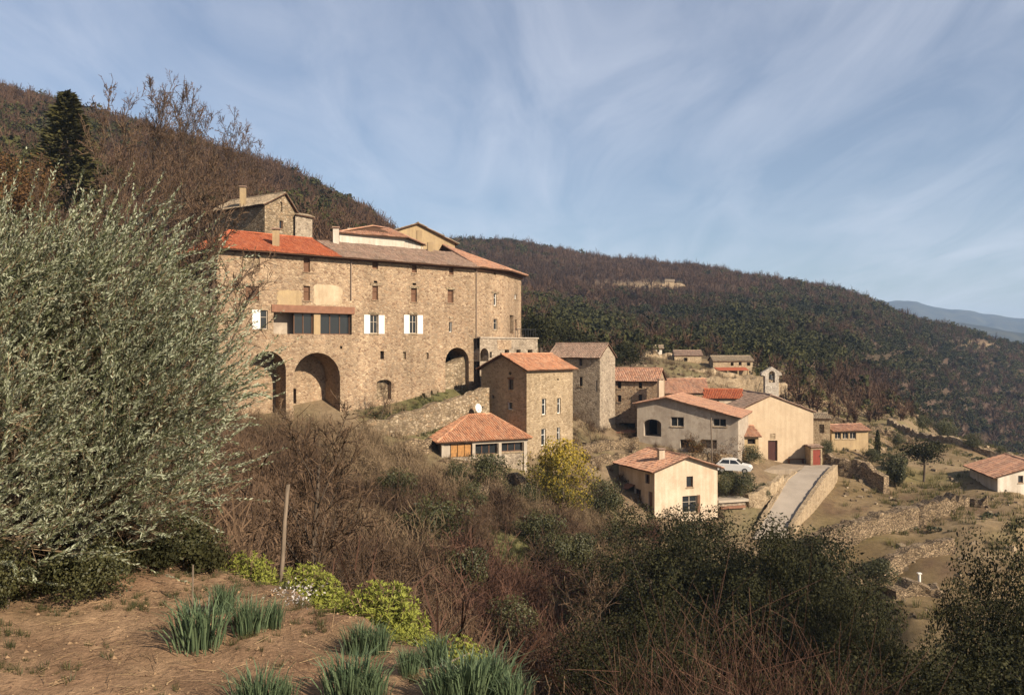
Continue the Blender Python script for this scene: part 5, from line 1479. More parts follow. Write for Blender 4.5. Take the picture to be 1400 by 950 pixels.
    for cx, cy, sx, sy, m in ((700, 57, 30, 2.6, 420), (600, 80, 22, 2.0, 500), (545, 77.5, 25, 1.0, 300), (400, 11, 90, 3, 500)):
        P.append(np.stack([rng.normal(cx, sx, m), rng.normal(cy, sy, m)], -1))
    P = np.concatenate(P); k = P[:, 1] > edgeY(P[:, 0]) * 1.08; P = P[k]; x, y = (P[:, 0] - 700) / F * P[:, 1], P[:, 1]
    q, t = place_many(PT, np.stack([x, y, H(x, y) - .03], -1), rng.uniform(.2, .4, len(P)), rng.uniform(0, 6.28, len(P)), rng.integers(0, 5, len(P)), rng.random(len(P)))
    tag(link('green_grass', np_mesh('green_grass', q, t, M['shrub_leaf'])), 'short green grass on the ramp verge and the small lawn', 'grass', kind='stuff')
    # straw, dead leaves and clods on the garden soil
    n = 9500; px = rng.uniform(-150, 780, n); Y = np.sqrt(rng.uniform(3.2 ** 2, 9.5 ** 2, n)); k = (Y < edgeY(px) + .1) & (vnoise(px / 30, Y * 6, 3) > .25); px, Y = px[k], Y[k]
    x, y = (px - 700) / F * Y, Y; p = np.stack([x, y, H(x, y) + .008], -1)
    q = [cards(p, rng.uniform(.003, .013, len(p)), rng, 2.5)]
    m = len(p) // 2; a = p[:m] + rng.normal(0, .3, (m, 3)) * np.array([1, 1, 0]); a[:, 2] = H(a[:, 0], a[:, 1]) + .012
    d = rng.normal(0, 1, (m, 3)); d[:, 2] = np.abs(d[:, 2]) * .12; q.append(ribbons(a, a + unit(d) * rng.uniform(.04, .16, (m, 1)), .004, .002, rng))
    q = np.concatenate(q)
    tag(link('straw_litter', np_mesh('straw_litter', q, rng.random(len(q)) ** 1.5, M['straw'])), 'straw, dead leaves and twigs lying on the garden soil', 'litter', kind='stuff')
    n = 2200; px = rng.uniform(-100, 690, n); Y = np.sqrt(rng.uniform(3.6 ** 2, 9.0 ** 2, n)); k = (Y < edgeY(px)) & (fbm(px / 70, Y * 2.2, 77) > .5); px, Y = px[k], Y[k]
    x, y = (px - 700) / F * Y, Y
    q, t = place_many(PT, np.stack([x, y, H(x, y) - .004], -1), rng.uniform(.025, .07, len(px)), rng.uniform(0, 6.28, len(px)), rng.integers(0, 5, len(px)), rng.random(len(px)))
    tag(link('garden_weeds', np_mesh('garden_weeds', q, t, M['shrub_leaf'])), 'small green weeds sprouting from the garden soil', 'weeds', kind='stuff')
    # clods and pebbles
    n = 900; px = rng.uniform(-150, 760, n); Y = np.sqrt(rng.uniform(3.2 ** 2, 9.2 ** 2, n)); k = Y < edgeY(px); px, Y = px[k], Y[k]
    x, y = (px - 700) / F * Y, Y; s = rng.uniform(.004, .017, len(x)) + .02 * (rng.random(len(x)) ** 8)
    mb = MB()
    for a, b, c in zip(x, y, s):
        o = Vector((a, b, float(H(a, b)) + c * .2)); v = [o + Vector(tuple(rng.uniform(.6, 1.1) * c * e for e in w)) for w in ((1, 0, 0), (0, 1, 0), (-1, 0, 0), (0, -1, 0), (.1, 0, .8))]
        for i in range(4): mb.poly([v[i], v[(i + 1) % 4], v[4]])
    o = mb.build('soil_clods', flat_mat('soil_clod', (.27, .18, .11), 1, .05, .3, 9)); tag(o, 'loose clods of earth on the garden soil', 'clods', kind='stuff')
brush()

# ---- the olive trees on the left
def olive(name, label, base, blobs, nsh, seed, lean):
    rng = np.random.default_rng(seed)
    B = np.array(base); sh_a, sh_d, sh_l = [], [], []
    wt = np.array([b[2] for b in blobs], float); wt /= wt.sum()
    k = rng.choice(len(blobs), nsh, p=wt)
    c = np.array([b[0] for b in blobs])[k]; r = np.array([b[1] for b in blobs])[k]
    p = c + blob(nsh, (1, 1, 1), rng, .5) * r
    out = unit((p - c) / r + 1e-6)
    d = unit(out * .33 + np.array(lean) + rng.normal(0, .24, (nsh, 3)))
    L = rng.uniform(.34, .80, nsh)
    # three-point curved shoots
    side = rng.normal(0, .10, (nsh, 3))
    K = 34
    t = np.linspace(.04, 1, K)
    curve = p[:, None, :] + d[:, None, :] * (L[:, None] * t[None])[..., None] + side[:, None, :] * (t ** 2)[None, :, None]
    tang = unit(np.gradient(curve, axis=1))
    ang = rng.uniform(0, 6.28, (nsh, 1)) + np.arange(K)[None] * 1.57
    u = unit(np.cross(tang, np.array([.2, .3, .9]))); v = np.cross(tang, u)
    Q, T = [], []
    st = rng.random(nsh)
    for sgn in (0, math.pi):
        rad = u * np.cos(ang + sgn)[..., None] + v * np.sin(ang + sgn)[..., None]
        dd = unit(tang * 1.1 + rad * .55 + rng.normal(0, .12, rad.shape))
        keep = rng.random((nsh, K)) < .90
        q = leaves(curve[keep], dd[keep], rng.uniform(.038, .066, keep.sum()) * np.broadcast_to((1.05 - .45 * t)[None], keep.shape)[keep], rng.uniform(.009, .0135, keep.sum()), rng)
        Q.append(q); T.append(np.clip(np.broadcast_to((.25 + .45 * st)[:, None], keep.shape)[keep] + rng.normal(0, .22, keep.sum()), 0, 1))
    root = empty(name, base, label, 'olive tree')
    crown = np_mesh('crown', np.concatenate(Q) - B, np.concatenate(T), M['olive_leaf'])
    link('crown', crown, root)
    # twigs of the shoots and boughs that carry them
    A_, B_ = curve[:, :-1:6].reshape(-1, 3), curve[:, 6::6]
    idx = np.arange(0, K, 6); A_ = curve[:, idx[:-1]].reshape(-1, 3); B_ = curve[:, idx[1:]].reshape(-1, 3)
    s = MB(); o0 = Vector((0, 0, 0))
    fork = Vector((.05, 0, .55))
    s.tube([Vector((0, 0, -.15)), Vector((-.03, 0, .2)), Vector((.02, .02, .42)), fork], [.085, .066, .056, .05], 9)
    twa, twb, tww = [A_ - B], [B_ - B], [np.full(len(A_), .006)]
    for bi, b in enumerate(blobs):
        cc = Vector(b[0]) - Vector(base); rr = Vector(b[1])
        for m in range(4):
            e = cc + Vector([rng.uniform(-.5, .5) * rr[q] for q in range(3)])
            mid = fork.lerp(e, .5) + Vector((rng.uniform(-.12, .12), rng.uniform(-.12, .12), .05))
            pts = [fork, fork.lerp(mid, .6), mid, mid.lerp(e, .55) + Vector((0, 0, .05)), e]
            s.tube(pts, [.028, .022, .017, .012, .006], 6)
            mine = np.nonzero(k == bi)[0]; mine = mine[rng.random(len(mine)) < .22]
            P_ = np.array([tuple(v) for v in pts[2:]]); j = rng.integers(0, 2, len(mine)); f = rng.random((len(mine), 1))
            src = P_[j] * (1 - f) + P_[j + 1] * f
            twa.append(src); twb.append(p[mine] - B); tww.append(np.full(len(mine), .008))
    link('trunk', s.mesh('trunk', M['bark_olive'], smooth=True), root)
    a, b_, w = np.concatenate(twa), np.concatenate(twb), np.concatenate(tww)
    q = ribbons(a, b_, w, w * .6, rng); link('branches', np_mesh('branches', q, rng.random(len(q)), M['twig_tan']), root)
def E(px, py, Y, rx, ry, rd, w):
    v = pt(px, py, Y); return (tuple(v), (rx / F * Y, rd, ry / F * Y), w)
g = ground(112, 7.6)
olive('olive_tree', 'large silvery olive tree leaning right across the left of the picture', tuple(g), [
    E(142, 428, 7.5, 98, 98, .55, 1.1), E(80, 455, 7.6, 90, 120, .6, 1.0), E(218, 540, 7.4, 82, 80, .5, .95), E(120, 590, 7.5, 120, 100, .6, .9), E(195, 645, 7.3, 88, 70, .55, .6), E(120, 705, 7.2, 95, 50, .5, .35)], 1120, 3, (.60, -.1, .60))
g = ground(15, 7.0)
olive('olive_tree', 'second olive tree cut off by the left edge of the picture', tuple(g), [
    E(-8, 412, 7.0, 62, 80, .5, .9), E(-60, 480, 6.9, 110, 130, .6, 1.0), E(15, 600, 6.9, 80, 110, .5, .9), E(-70, 680, 6.7, 110, 110, .6, .7), E(20, 735, 6.8, 75, 50, .4, .35)], 620, 9, (.52, -.05, .66))
# ---- single trees and shrubs
def bare_trees():
    protos = [bare_tree(100 + k, 'twig', n1=14, n2=8, n3=8, spread=.30, up=1.3, start=.2, wob=.06, r0=.008) for k in range(3)]
    L = [(205, 140, 88, 'tallest bare tree of the row above the olive, leftmost'), (240, 148, 94, 'bare tree second from left in the row above the olive'), (273, 165, 100, 'bare tree in the middle of the row, before the hill skyline'),
         (303, 184, 103, 'slender bare tree fourth in the row, left of the uphill house'), (328, 198, 106, 'bare tree fifth in the row, above the uphill house chimney'), (190, 158, 67, 'thin bare tree standing behind the tallest one'), (222, 156, 90, 'thin bare tree in front of the two leftmost in the row'), (258, 158, 98, 'thin bare tree behind the middle of the row'), (288, 176, 101, 'thin bare tree in front of the slender fourth one'), (356, 214, 110, 'smallest bare tree at the right end of the row'),
         (160, 205, 58, 'bare tree between the conifer and the tall row'), (245, 262, 55, 'low bare tree in the gap left of the uphill house'), (60, 235, 56, 'bare brown tree below the dark conifer')]
    for k, (px, py, Y, lab) in enumerate(L):
        g = ground(px, Y); h = zat(py, Y) - g.z
        t, c = protos[k % 3]
        plant('bare_tree', lab, 'tree', (g.x, g.y, g.z - .1), t, c, (h * .95, h * .95, h * 1.22), k * 1.7, 'bare trees on the slope behind the olive')
    # brown tangle under them
    rng = np.random.default_rng(31); PB = [twig_bush(60 + k, 'twig', 90, .008, .5, 3) for k in range(5)]
    n = 260; px = rng.uniform(-60, 345, n); Y = rng.uniform(48, 84, n); x, y = (px - 700) / F * Y, Y
    kk = Y < np.interp(px, [-60, 250, 275, 345], [90, 80, 62, 50]); px, Y, x, y = px[kk], Y[kk], x[kk], y[kk]
    q, t = place_many(PB, np.stack([x, y, H(x, y) - .2], -1), rng.uniform(3.2, 6.0, len(px)), rng.uniform(0, 6.28, len(px)), rng.integers(0, 5, len(px)), rng.random(len(px)))
    tag(link('brown_copse', np_mesh('brown_copse', q, t, M['twig'])), 'tangle of leafless brown saplings under the bare trees at upper left', 'copse', kind='stuff')
    t, c = bare_tree(141, 'twig', n1=14, n2=8, n3=8, spread=.30, up=1.2, start=.4, r0=.021, wob=.035)
    g = ground(303, 58); h = (zat(244, 58) - g.z) * 1.05
    plant('bare_tree', 'bare tree with grey trunk against the left edge of the mansion', 'tree', g, t, c, (h * .9, h * .9, h), .6)
    t, c = bare_tree(152, 'twig', n1=13, n2=9, n3=9, spread=.36, up=1.25, start=.38, r0=.024, wob=.045)
    g = ground(410, 12.5); h = (zat(560, 12.5) - g.z) * 1.02
    plant('bare_tree', 'bare tree with forked dark trunk behind the wooden stake', 'tree', g, t, c, h, 2.2)
    q, t = twig_bush(160, 'twig_red', 620, .0027, .55, 6); c = np_mesh('twigs', q, t, M['twig_red'])
    rg = np.random.default_rng(6); sm = MB()
    for _ in range(26):
        e = Vector((rg.normal(0, .22), rg.normal(0, .22), rg.uniform(.6, .98))); m_ = e * .5 + Vector((rg.normal(0, .05), rg.normal(0, .05), .06))
        sm.tube([Vector((rg.normal(0, .05), rg.normal(0, .05), -.02)), m_ * .55, m_, e * .8 + Vector((rg.normal(0, .02), 0, .02)), e], [.0045, .0036, .003, .002, .0008], 5)
    t = sm.mesh('stems', M['twig_red'], smooth=True)
    for k, (px, py, Y, s, lab) in enumerate(((1000, 800, 17, 1.0, 'large reddish bare bush in front of the dark oaks'), (905, 860, 13, .9, 'smaller reddish bare bush at bottom, left of the large one'), (1120, 850, 15, .9, 'reddish bare bush at bottom, right of the large one'))):
        g = ground(px, Y); h = zat(py, Y) - g.z
        plant('bare_bush', lab, 'bush', g, t, c, (h * s * .9, h * s * .9, h), k * 2.1, 'reddish bare bushes at the bottom', 'twigs', 'stems')
    t, c = bare_tree(170, 'twig', n1=16, n2=8, n3=7, spread=.42, up=1.0, start=.08, r0=.010)
    for k, (px, py, Y, lab) in enumerate(((520, 518, 76, 'small leafless bush growing at the foot of the mansion wall'), (810, 555, 93, 'leafless tree against the grey stone house wall'), (918, 690, 80.5, 'bare shrub in front of the cream house window'), (940, 590, 93.5, 'leafless reddish shrub in front of the grey house'), (965, 600, 93, 'second leafless shrub under the grey house green window'), (655, 700, 50, 'pale stemmed bare shrub below the slanting stones'),
                                             (482, 680, 38, 'bare shrub in the thicket right of the stake'), (560, 745, 30, 'bare shrub rising from the thicket above the spurge'), (770, 745, 40, 'bare shrub right of the small lawn'), (820, 700, 52, 'grey bare shrub left of the cream house'))):
        g = ground(px, Y); h = max(1.2, zat(py, Y) - g.z)
        plant('bare_shrub', lab, 'shrub', g, t, c, (h, h, h), k * 1.3)

def green_trees():
    # conifer above the olive
    rng = np.random.default_rng(3)
    n = 7000; f = rng.random(n) ** .8; an = rng.uniform(0, 6.28, n); rr = (1 - f) ** .75 * .21 * np.sqrt(rng.uniform(.15, 1, n)) * (.75 + .35 * np.sin(f * 40 + 2 * np.sin(an * 3)))
    p = np.stack([np.cos(an) * rr, np.sin(an) * rr, .08 + .92 * f], -1)
    d = np.stack([np.cos(an), np.sin(an), np.full(n, -.1)], -1)
    q = leaves(p, d + rng.normal(0, .35, p.shape), rng.uniform(.018, .04, n), .014, rng)
    s = MB(); s.tube([(0, 0, -.02), (0, 0, .5), (0, 0, .97)], [.016, .010, .002], 7)
    g = ground(92, 80); h = zat(127, 80) - g.z
    plant('conifer', 'tall dark conifer on the skyline above the olive tree', 'tree', g, s.mesh('trunk', M['bark']), np_mesh('crown', q, np.clip(rng.normal(.45, .25, n), 0, 1), M['conifer_leaf']), (h * 1.6, h * 1.5, h))
    t, c = leafy_tree(21, 'dry_leaf', n=8000, size=.015)
    g = ground(18, 62); plant('oak_tree', 'round oak with rusty dry leaves at the upper left edge', 'tree', g, t, c, zat(197, 62) - g.z)
    # evergreens between the mansion and the hill
    P = [leafy_tree(200 + k, 'oak_leaf', n=2400, lumps=16 + 3 * k, size=.03, cz=.56, rad=(.44, .44, .40)) for k in range(3)]
    for k, (px, py, Y, lab) in enumerate(((738, 408, 118, 'dark evergreen oak just right of the mansion corner'), (778, 432, 122, 'dark evergreen oak behind the terrace railing'), (815, 448, 120, 'dark evergreen oak above the grey stone house roof'), (862, 452, 128, 'round dark evergreen oak left of the white cabin'), (838, 470, 126, 'low dark evergreen oak between the round one and the grey gable'))):
        g = ground(px, Y); h = max(4, zat(py, Y) - g.z)
        t, c = P[k % 3]; plant('evergreen_oak', lab, 'tree', g, t, c, (h * .95, h * .95, h), k * 1.9, 'evergreen oaks right of the mansion')
    # mimosa
    rng = np.random.default_rng(9)
    tr, _ = leafy_tree(30, 'oak_leaf', n=10)
    q, tt, p = lumpy_crown(9500, (.62, .58, .50), 34, .019, rng, lr=.30)
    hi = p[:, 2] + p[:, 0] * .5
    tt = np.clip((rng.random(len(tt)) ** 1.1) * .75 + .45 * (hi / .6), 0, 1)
    g = ground(768, 70.0)
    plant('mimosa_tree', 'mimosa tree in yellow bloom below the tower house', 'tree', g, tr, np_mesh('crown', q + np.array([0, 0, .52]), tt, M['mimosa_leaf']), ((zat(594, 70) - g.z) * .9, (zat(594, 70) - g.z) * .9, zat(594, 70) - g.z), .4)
    # big holm oaks at the lower right
    P = [leafy_tree(300 + k, 'oak_leaf', n=34000, lumps=52 + 5 * k, size=.0078, cz=.58, rad=(.5, .5, .44), lr=.27) for k in range(3)]
    L = [(895, 680, 46, 1.0, 'holm oak in front of the cream house foot'), (955, 684, 50, 1.0, 'holm oak at the bottom of the lane, left of its kerb'), (1045, 676, 46, 1.1, 'broad holm oak hiding the foot of the lane'), (1108, 708, 40, .75, 'holm oak below the parapet of the lane'),
         (1172, 775, 36, .6, 'holm oak left of the tumbled stone wall'), (1255, 850, 27, .8, 'dark holm oak at the bottom under the white post'), (1345, 765, 30, .55, 'tall dark holm oak second from the right edge'), (1400, 700, 30, .6, 'tallest dark holm oak, cut by the right edge'),
         (870, 800, 34, .9, 'holm oak at the left end of the dark oaks, beside the reddish thicket'), (1160, 868, 20, 1.0, 'near holm oak filling the bottom between the red bush and the right corner'), (1370, 845, 18, 1.0, 'nearest black-green holm oak in the bottom right corner'), (1010, 765, 38, 1.0, 'holm oak directly behind the large reddish bush'), (1062, 708, 43, .7, 'narrow holm oak standing right at the foot of the lane'), (1085, 712, 48, .6, 'small holm oak against the lower end of the lane parapet')]
    for k, (px, py, Y, s, lab) in enumerate(L):
        g = ground(px, Y); h = zat(py, Y) - g.z
        t, c = P[k % 3]; plant('holm_oak', lab, 'tree', (g.x, g.y, g.z - .2), t, c, (h * s * .95, h * s * .95, h), k * 2.3, 'dark holm oaks at the lower right')
    # shrubs on the slope and by the houses
    P = [leafy_tree(400 + k, 'shrub_leaf', n=5200, lumps=20, size=.026, cz=.5, rad=(.58, .58, .48), r0=.02) for k in range(3)]
    L = [(622, 622, 66, 5.0, 'olive-green shrub under the pavilion shutters'), (668, 612, 67.5, 4.6, 'loose green shrub before the pavilion windows'), (645, 655, 62, 4.2, 'green shrub among the slanting pale stones'), (722, 655, 68, 3.0, 'dark small shrub left of the mimosa foot'),
         (757, 722, 58, 2.4, 'dark green shrub right of the small lawn'), (822, 650, 76, 4.2, 'green shrub left of the cream house'), (842, 700, 70, 3.6, 'green shrub at the shaded foot of the cream house'), (1016, 640, 88.5, 3.2, 'dark hedge shrub in front of the white car, right half'), (993, 641, 88.2, 3.2, 'dark hedge shrub in front of the white car, left half'),
         (1040, 655, 89.5, 1.4, 'small shrub on the bank left of the lane'), (950, 600, 95.0, 1.6, 'small green bush at the foot of the grey house'), (1024, 606, 97.5, 1.8, 'brown-green bush before the little lean-to shed'), (1130, 596, 109, 1.6, 'small green bush at the barn foot'),
         (1192, 610, 110, 1.8, 'low bush under the cypress'), (1228, 583, 128, 1.6, 'small round bush in the upper field'), (1292, 567, 140, 2.6, 'dark bush on the upper field wall'), (1262, 563, 150, 2.2, 'dark bush at the top of the bare spur'), (1330, 590, 132, 2.4, 'dark bush at the lower end of the field wall'), (1370, 606, 130, 2.6, 'dark bush above the white walled house roof'), (1200, 745, 70, 2.0, 'small bush on the lowest field bank'),
         (10, 790, 6.7, .6, 'dark green shrub hiding the trunk at the bottom left edge'), (130, 790, 7.0, .62, 'yellow-green shrub on the soil under the olive'), (155, 665, 8.3, .8, 'green leafy shrub behind the olive branches'), (250, 742, 8.4, .6, 'dark green shrub right of the olive trunk'), (240, 612, 40, 4, 'green shrub far behind the olive tree')]
    for k, (px, py, Y, h, lab) in enumerate(L):
        g = ground(px, Y); z = zat(py, Y); hh = max(h, .4)
        base = max(g.z - .1, z - hh * 1.02) if z - g.z < hh * 2 else g.z
        hh = max(.35, z - g.z) if z > g.z + .3 else hh
        hh = min(hh, h * 1.6)
        t, c = P[k % 3]; wd = (.8, 1.15, .95, 1.3)[k % 4]; plant('green_shrub', lab, 'shrub', (g.x, g.y, g.z - .05), t, c, (hh * wd, hh * (.8 + .1 * (k % 3)), hh), k * 1.1)
    t, c = leafy_tree(440, 'shrub_leaf', n=9000, lumps=16, size=.030, cz=.52, rad=(.5, .5, .5), lr=.45, r0=.02)
    g = ground(1224, 100); h = zat(615, 100) - g.z
    plant('round_bush', 'round dark green bush in the field right of the lane', 'bush', g, t, c, (h * .8, h * .8, h))
    for k, (px, Y, h, lab) in enumerate(((590, 52, 4.0, 'spreading green shrub in the thicket straight below the pavilion'), (640, 47, 3.4, 'dull green shrub in the thicket left of the small lawn'), (700, 44, 3.2, 'green shrub in the thicket in front of the small lawn'), (735, 61, 3.2, 'dark shrub at the left foot of the mimosa'), (790, 60, 3.8, 'dark shrub at the right foot of the mimosa'), (800, 48, 3.6, 'tall green shrub in the thicket below the cream house corner'), (540, 60, 2.8, 'lone green shrub in the scrub below the ramp wall'))):
        g = ground(px, Y); t, c = P[k % 3]
        plant('green_shrub', lab, 'shrub', (g.x, g.y, g.z - .1), t, c, (h * (1.1, .85, 1.0)[k % 3], h * .9, h), k * 2.0)
    Pr = [leafy_tree(460 + k, 'dry_leaf', n=1500, lumps=14, size=.022, cz=.5, rad=(.55, .55, .48), r0=.018) for k in range(2)]
    for k, (px, py, Y, lab) in enumerate(((905, 604, 93.3, 'russet shrub in front of the grey house carport'), (948, 588, 92.9, 'russet shrub in front of the grey house lower windows'), (1000, 590, 95.0, 'russet shrub left of the little lean-to shed'), (985, 605, 92.8, 'low russet shrub by the timber pole'))):
        g = ground(px, Y); h = max(1.6, zat(py, Y) - g.z); t, c = Pr[k % 2]
        plant('russet_shrub', lab, 'shrub', g, t, c, (h * .9, h * .8, h), k * 1.4)
    # cypress and the tree with a bare stem in the field
    rng = np.random.default_rng(13); n = 900; f = rng.random(n); an = rng.uniform(0, 6.28, n); rr = np.sin(np.pi * np.clip(f, .08, 1) ** .8) ** .7 * .13 * np.sqrt(rng.uniform(.3, 1, n))
    p = np.stack([np.cos(an) * rr, np.sin(an) * rr, .03 + .97 * f], -1)
    q = leaves(p, rng.normal(0, .35, p.shape) + np.array([0, 0, 1]), .09, .035, rng)
    s = MB(); s.tube([(0, 0, -.02), (0, 0, .5), (0, 0, .9)], [.02, .012, .003], 6)
    g = ground(1200, 112); h = 3.9
    plant('cypress', 'thin dark cypress right of the low house', 'tree', g, s.mesh('trunk', M['bark']), np_mesh('crown', q, rng.random(n) * .7, M['conifer_leaf']), (h * .75, h * .75, h))
    rng = np.random.default_rng(14); q, tt, p = lumpy_crown(3200, (.75, .62, .34), 14, .034, rng, lr=.42)
    s = MB(); s.tube([(0, 0, -.05), (.02, 0, .4), (0, .02, .8)], [.03, .026, .012], 7)
    for a in range(5): s.tube([(0, .02, .5), (.2 * math.cos(a * 1.3), .2 * math.sin(a * 1.3), .72)], [.014, .006], 5)
    g = ground(1263, 104); h = zat(606, 104) - g.z
    plant('field_tree', 'flat crowned dark tree on a bare stem behind the round bush', 'tree', g, s.mesh('trunk', M['bark']), np_mesh('crown', q + np.array([0, 0, .76]), tt, M['oak_leaf']), h)

def garden():
    rng = np.random.default_rng(19)
    # dark tangle under the olives
    PB = [twig_bush(70 + k, 'twig', 60, .012, .6, 4) for k in range(4)]
    n = 150; px = rng.uniform(-160, 340, n); Y = rng.uniform(7.6, 11, n); k = (Y > 8.0 + np.interp(px, [-160, 100, 340], [-.4, -.2, .6])); px, Y = px[k], Y[k]; x, y = (px - 700) / F * Y, Y
    q, t = place_many(PB, np.stack([x, y, H(x, y) - .03], -1), rng.uniform(.45, 1.15, len(px)), rng.uniform(0, 6.28, len(px)), rng.integers(0, 4, len(px)), rng.random(len(px)) * .6)
    tag(link('undergrowth', np_mesh('undergrowth', q, t, M['twig'])), 'dark tangle of twigs and suckers under the olive trees', 'undergrowth', kind='stuff')
    r = np.random.default_rng(2); n = 230; px = rng.uniform(-180, 330, n); Y = rng.uniform(6.7, 9.6, n); k = Y > np.interp(px, [-180, 60, 160, 330], [6.6, 6.9, 7.5, 8.0]); px, Y = px[k], Y[k]; n = len(px); x, y = (px - 700) / F * Y, Y
    qs, ts, _ = lumpy_crown(260, (.5, .5, .4), 5, .06, r)
    q, t = place_many([(qs + np.array([0, 0, .35]), ts)], np.stack([x, y, H(x, y)], -1), rng.uniform(.12, .5, n), rng.uniform(0, 6.28, n), np.zeros(n, int), rng.random(n))
    tag(link('ivy_undergrowth', np_mesh('ivy_undergrowth', q, t, M['oak_leaf'])), 'dark low ivy growing under the olive trees', 'undergrowth', kind='stuff')
    def clump(seed, n=230):
        r = np.random.default_rng(seed); a = np.concatenate([np.clip(r.normal(0, .17, (n, 2)), -.34, .34), np.zeros((n, 1))], 1)
        hgt = r.uniform(.6, 1.05, n)[:, None]; lean = np.concatenate([a[:, :2] * .7 + np.clip(r.normal(0, .09, (n, 2)), -.2, .2), np.zeros((n, 1))], 1)
        up = np.array([0, 0, 1.0]); P = [a, a + up * hgt * .45 + lean * .25, a + up * hgt * .8 + lean * .6, a + up * hgt * r.uniform(.88, 1.02, (n, 1)) + lean * r.uniform(1.0, 1.5, (n, 1))]
        side = np.concatenate([unit(r.normal(size=(n, 2))), np.zeros((n, 1))], 1); W = [.0085, .0115, .0095, .002]
        q = [np.stack([P[k] - side * W[k], P[k] + side * W[k], P[k + 1] + side * W[k + 1], P[k + 1] - side * W[k + 1]], 1) for k in range(3)]
        t = r.random(n); return np_mesh('leaf_clump', np.concatenate(q), np.tile(t, 3), M['blade_leaf'])
    P = [clump(k) for k in range(4)]
    L = [(272, 883, 80, 1.0, 'teal daffodil leaf clump beside the thin cane'), (306, 836, 48, .8, 'small daffodil leaf clump behind the one by the cane'), (338, 866, 60, .8, 'daffodil leaf clump right of the one by the cane'), (372, 858, 48, .7, 'low daffodil leaf clump at the right end of the first row'),
         (352, 972, 72, 1.0, 'daffodil leaf clump cut by the bottom edge, left of the others'), (386, 968, 54, .8, 'smaller daffodil leaf clump cut by the bottom edge, right of its neighbour'), (492, 894, 54, .8, 'daffodil leaf clump nearest the big spurge'), (518, 892, 48, .7, 'thin daffodil leaf clump just right of the one nearest the big spurge'), (478, 960, 84, 1.0, 'tall daffodil leaf clump at the bottom centre'), (510, 962, 62, .8, 'daffodil leaf clump right of the tall bottom centre one'),
         (560, 920, 44, .8, 'low grey-green daffodil leaf clump left of the dry branch'), (598, 910, 52, .9, 'daffodil leaf clump behind the dry branch'), (608, 962, 70, .9, 'daffodil leaf clump in front of the dry branch'), (640, 962, 84, 1.0, 'broad daffodil leaf clump at the bottom, right of the dry branch'), (672, 948, 70, 1.0, 'daffodil leaf clump near the garden edge'), (702, 966, 56, .9, 'rightmost daffodil leaf clump on the garden edge'), (655, 905, 50, .8, 'daffodil leaf clump at the foot of the smallest spurge')]
    for k, (px, py, hp, w, lab) in enumerate(L):
        Y = 2.0 * F / (py - 475) * .985; g = ground(px, Y)
        for _ in range(4):
            Y = max(3.4, -g.z * F / (py - 475)); g = ground(px, Y)
        h = hp / F * Y * .88
        o = link('daffodil_clump', P[k % 4], None, (g.x, g.y, g.z - .01)); o.scale = (h * 1.25 * w, h * 1.25 * w, h); o.rotation_euler = (0, 0, k * 1.3)
        tag(o, lab, 'daffodil', 'daffodil clumps in the garden soil')
    def spurge(seed, n=340):
        r = np.random.default_rng(seed); tip = blob(n, (.55, .5, .55), r, .75); tip[:, 2] = np.abs(tip[:, 2]); a = tip * np.array([.25, .25, .05])
        st = ribbons(a, tip, .015, .010, r)
        d = unit(tip - a); Q, T = [], []
        for f, m, ln, wd in ((.55, 6, .07, .010), (.72, 8, .072, .011), (.88, 10, .07, .011), (1.0, 13, .05, .012)):
            for j in range(m):
                an = 6.28 * j / m + r.random(n); u = unit(np.cross(d, unit(r.normal(size=d.shape)))); v = np.cross(d, u)
                rad = u * np.cos(an)[:, None] + v * np.sin(an)[:, None]
                Q.append(leaves(a + (tip - a) * f, rad + d * (.25 if f < 1 else .8), r.uniform(.7, 1.2, n) * ln, wd, r)); T.append(np.clip((f - .5) * 1.5 + r.normal(0, .18, n), 0, 1))
        Q = np.concatenate(Q); T = np.concatenate(T)
        sm = MB()
        return np_mesh('stems', st, r.random(len(st)), M['twig_tan']), np_mesh('leaf_mass', Q, T, M['spurge_leaf'])
    P = [spurge(k + 50) for k in range(3)]
    L = [(338, 785, 82, 52, 'yellow-green spurge left of the wooden stake'), (415, 812, 110, 58, 'yellow-green spurge right of the stake with pale flowers at its foot'), (520, 858, 128, 76, 'largest yellow-green spurge on the garden edge'), (624, 898, 108, 66, 'smallest yellow-green spurge, nearest the bottom edge'), (466, 826, 86, 46, 'low green spurge between the stake one and the largest'), (572, 878, 78, 44, 'low spurge just right of the largest'), (690, 930, 84, 48, 'low spurge patch at the right end of the row'), (655, 915, 70, 46, 'spurge between the smallest one and the patch at the right end'), (728, 952, 70, 40, 'last spurge at the garden corner by the bottom edge')]
    for k, (px, py, wpx, hp, lab) in enumerate(L):
        g = ground(px, edgeY(px) - .1); Y = edgeY(px) - .12
        for _ in range(5):
            Y = min(max(4, -g.z * F / (py - 475)), edgeY(px) + .15); g = ground(px, Y)
        sc = wpx / F * Y / .98
        plant('spurge', lab, 'spurge', (g.x, g.y, g.z - .03), P[k % 3][0], P[k % 3][1], (sc, sc, hp / F * Y / .48), k * 1.5, 'spurge shrubs along the garden edge', 'leaf_mass', 'stems')
    r = np.random.default_rng(4); g = ground(404, 7.0); n = 160; p = np.stack([r.normal(0, .10, n), r.normal(0, .08, n), r.uniform(.02, .16, n)], -1)
    o = link('pale_flowers', np_mesh('pale_flowers', cards(p, .016, r, 1), r.random(n), M['blossom']), None, g); tag(o, 'small pale flowers strewn at the foot of the second spurge', 'flowers', kind='stuff')
bare_trees(); green_trees(); garden()

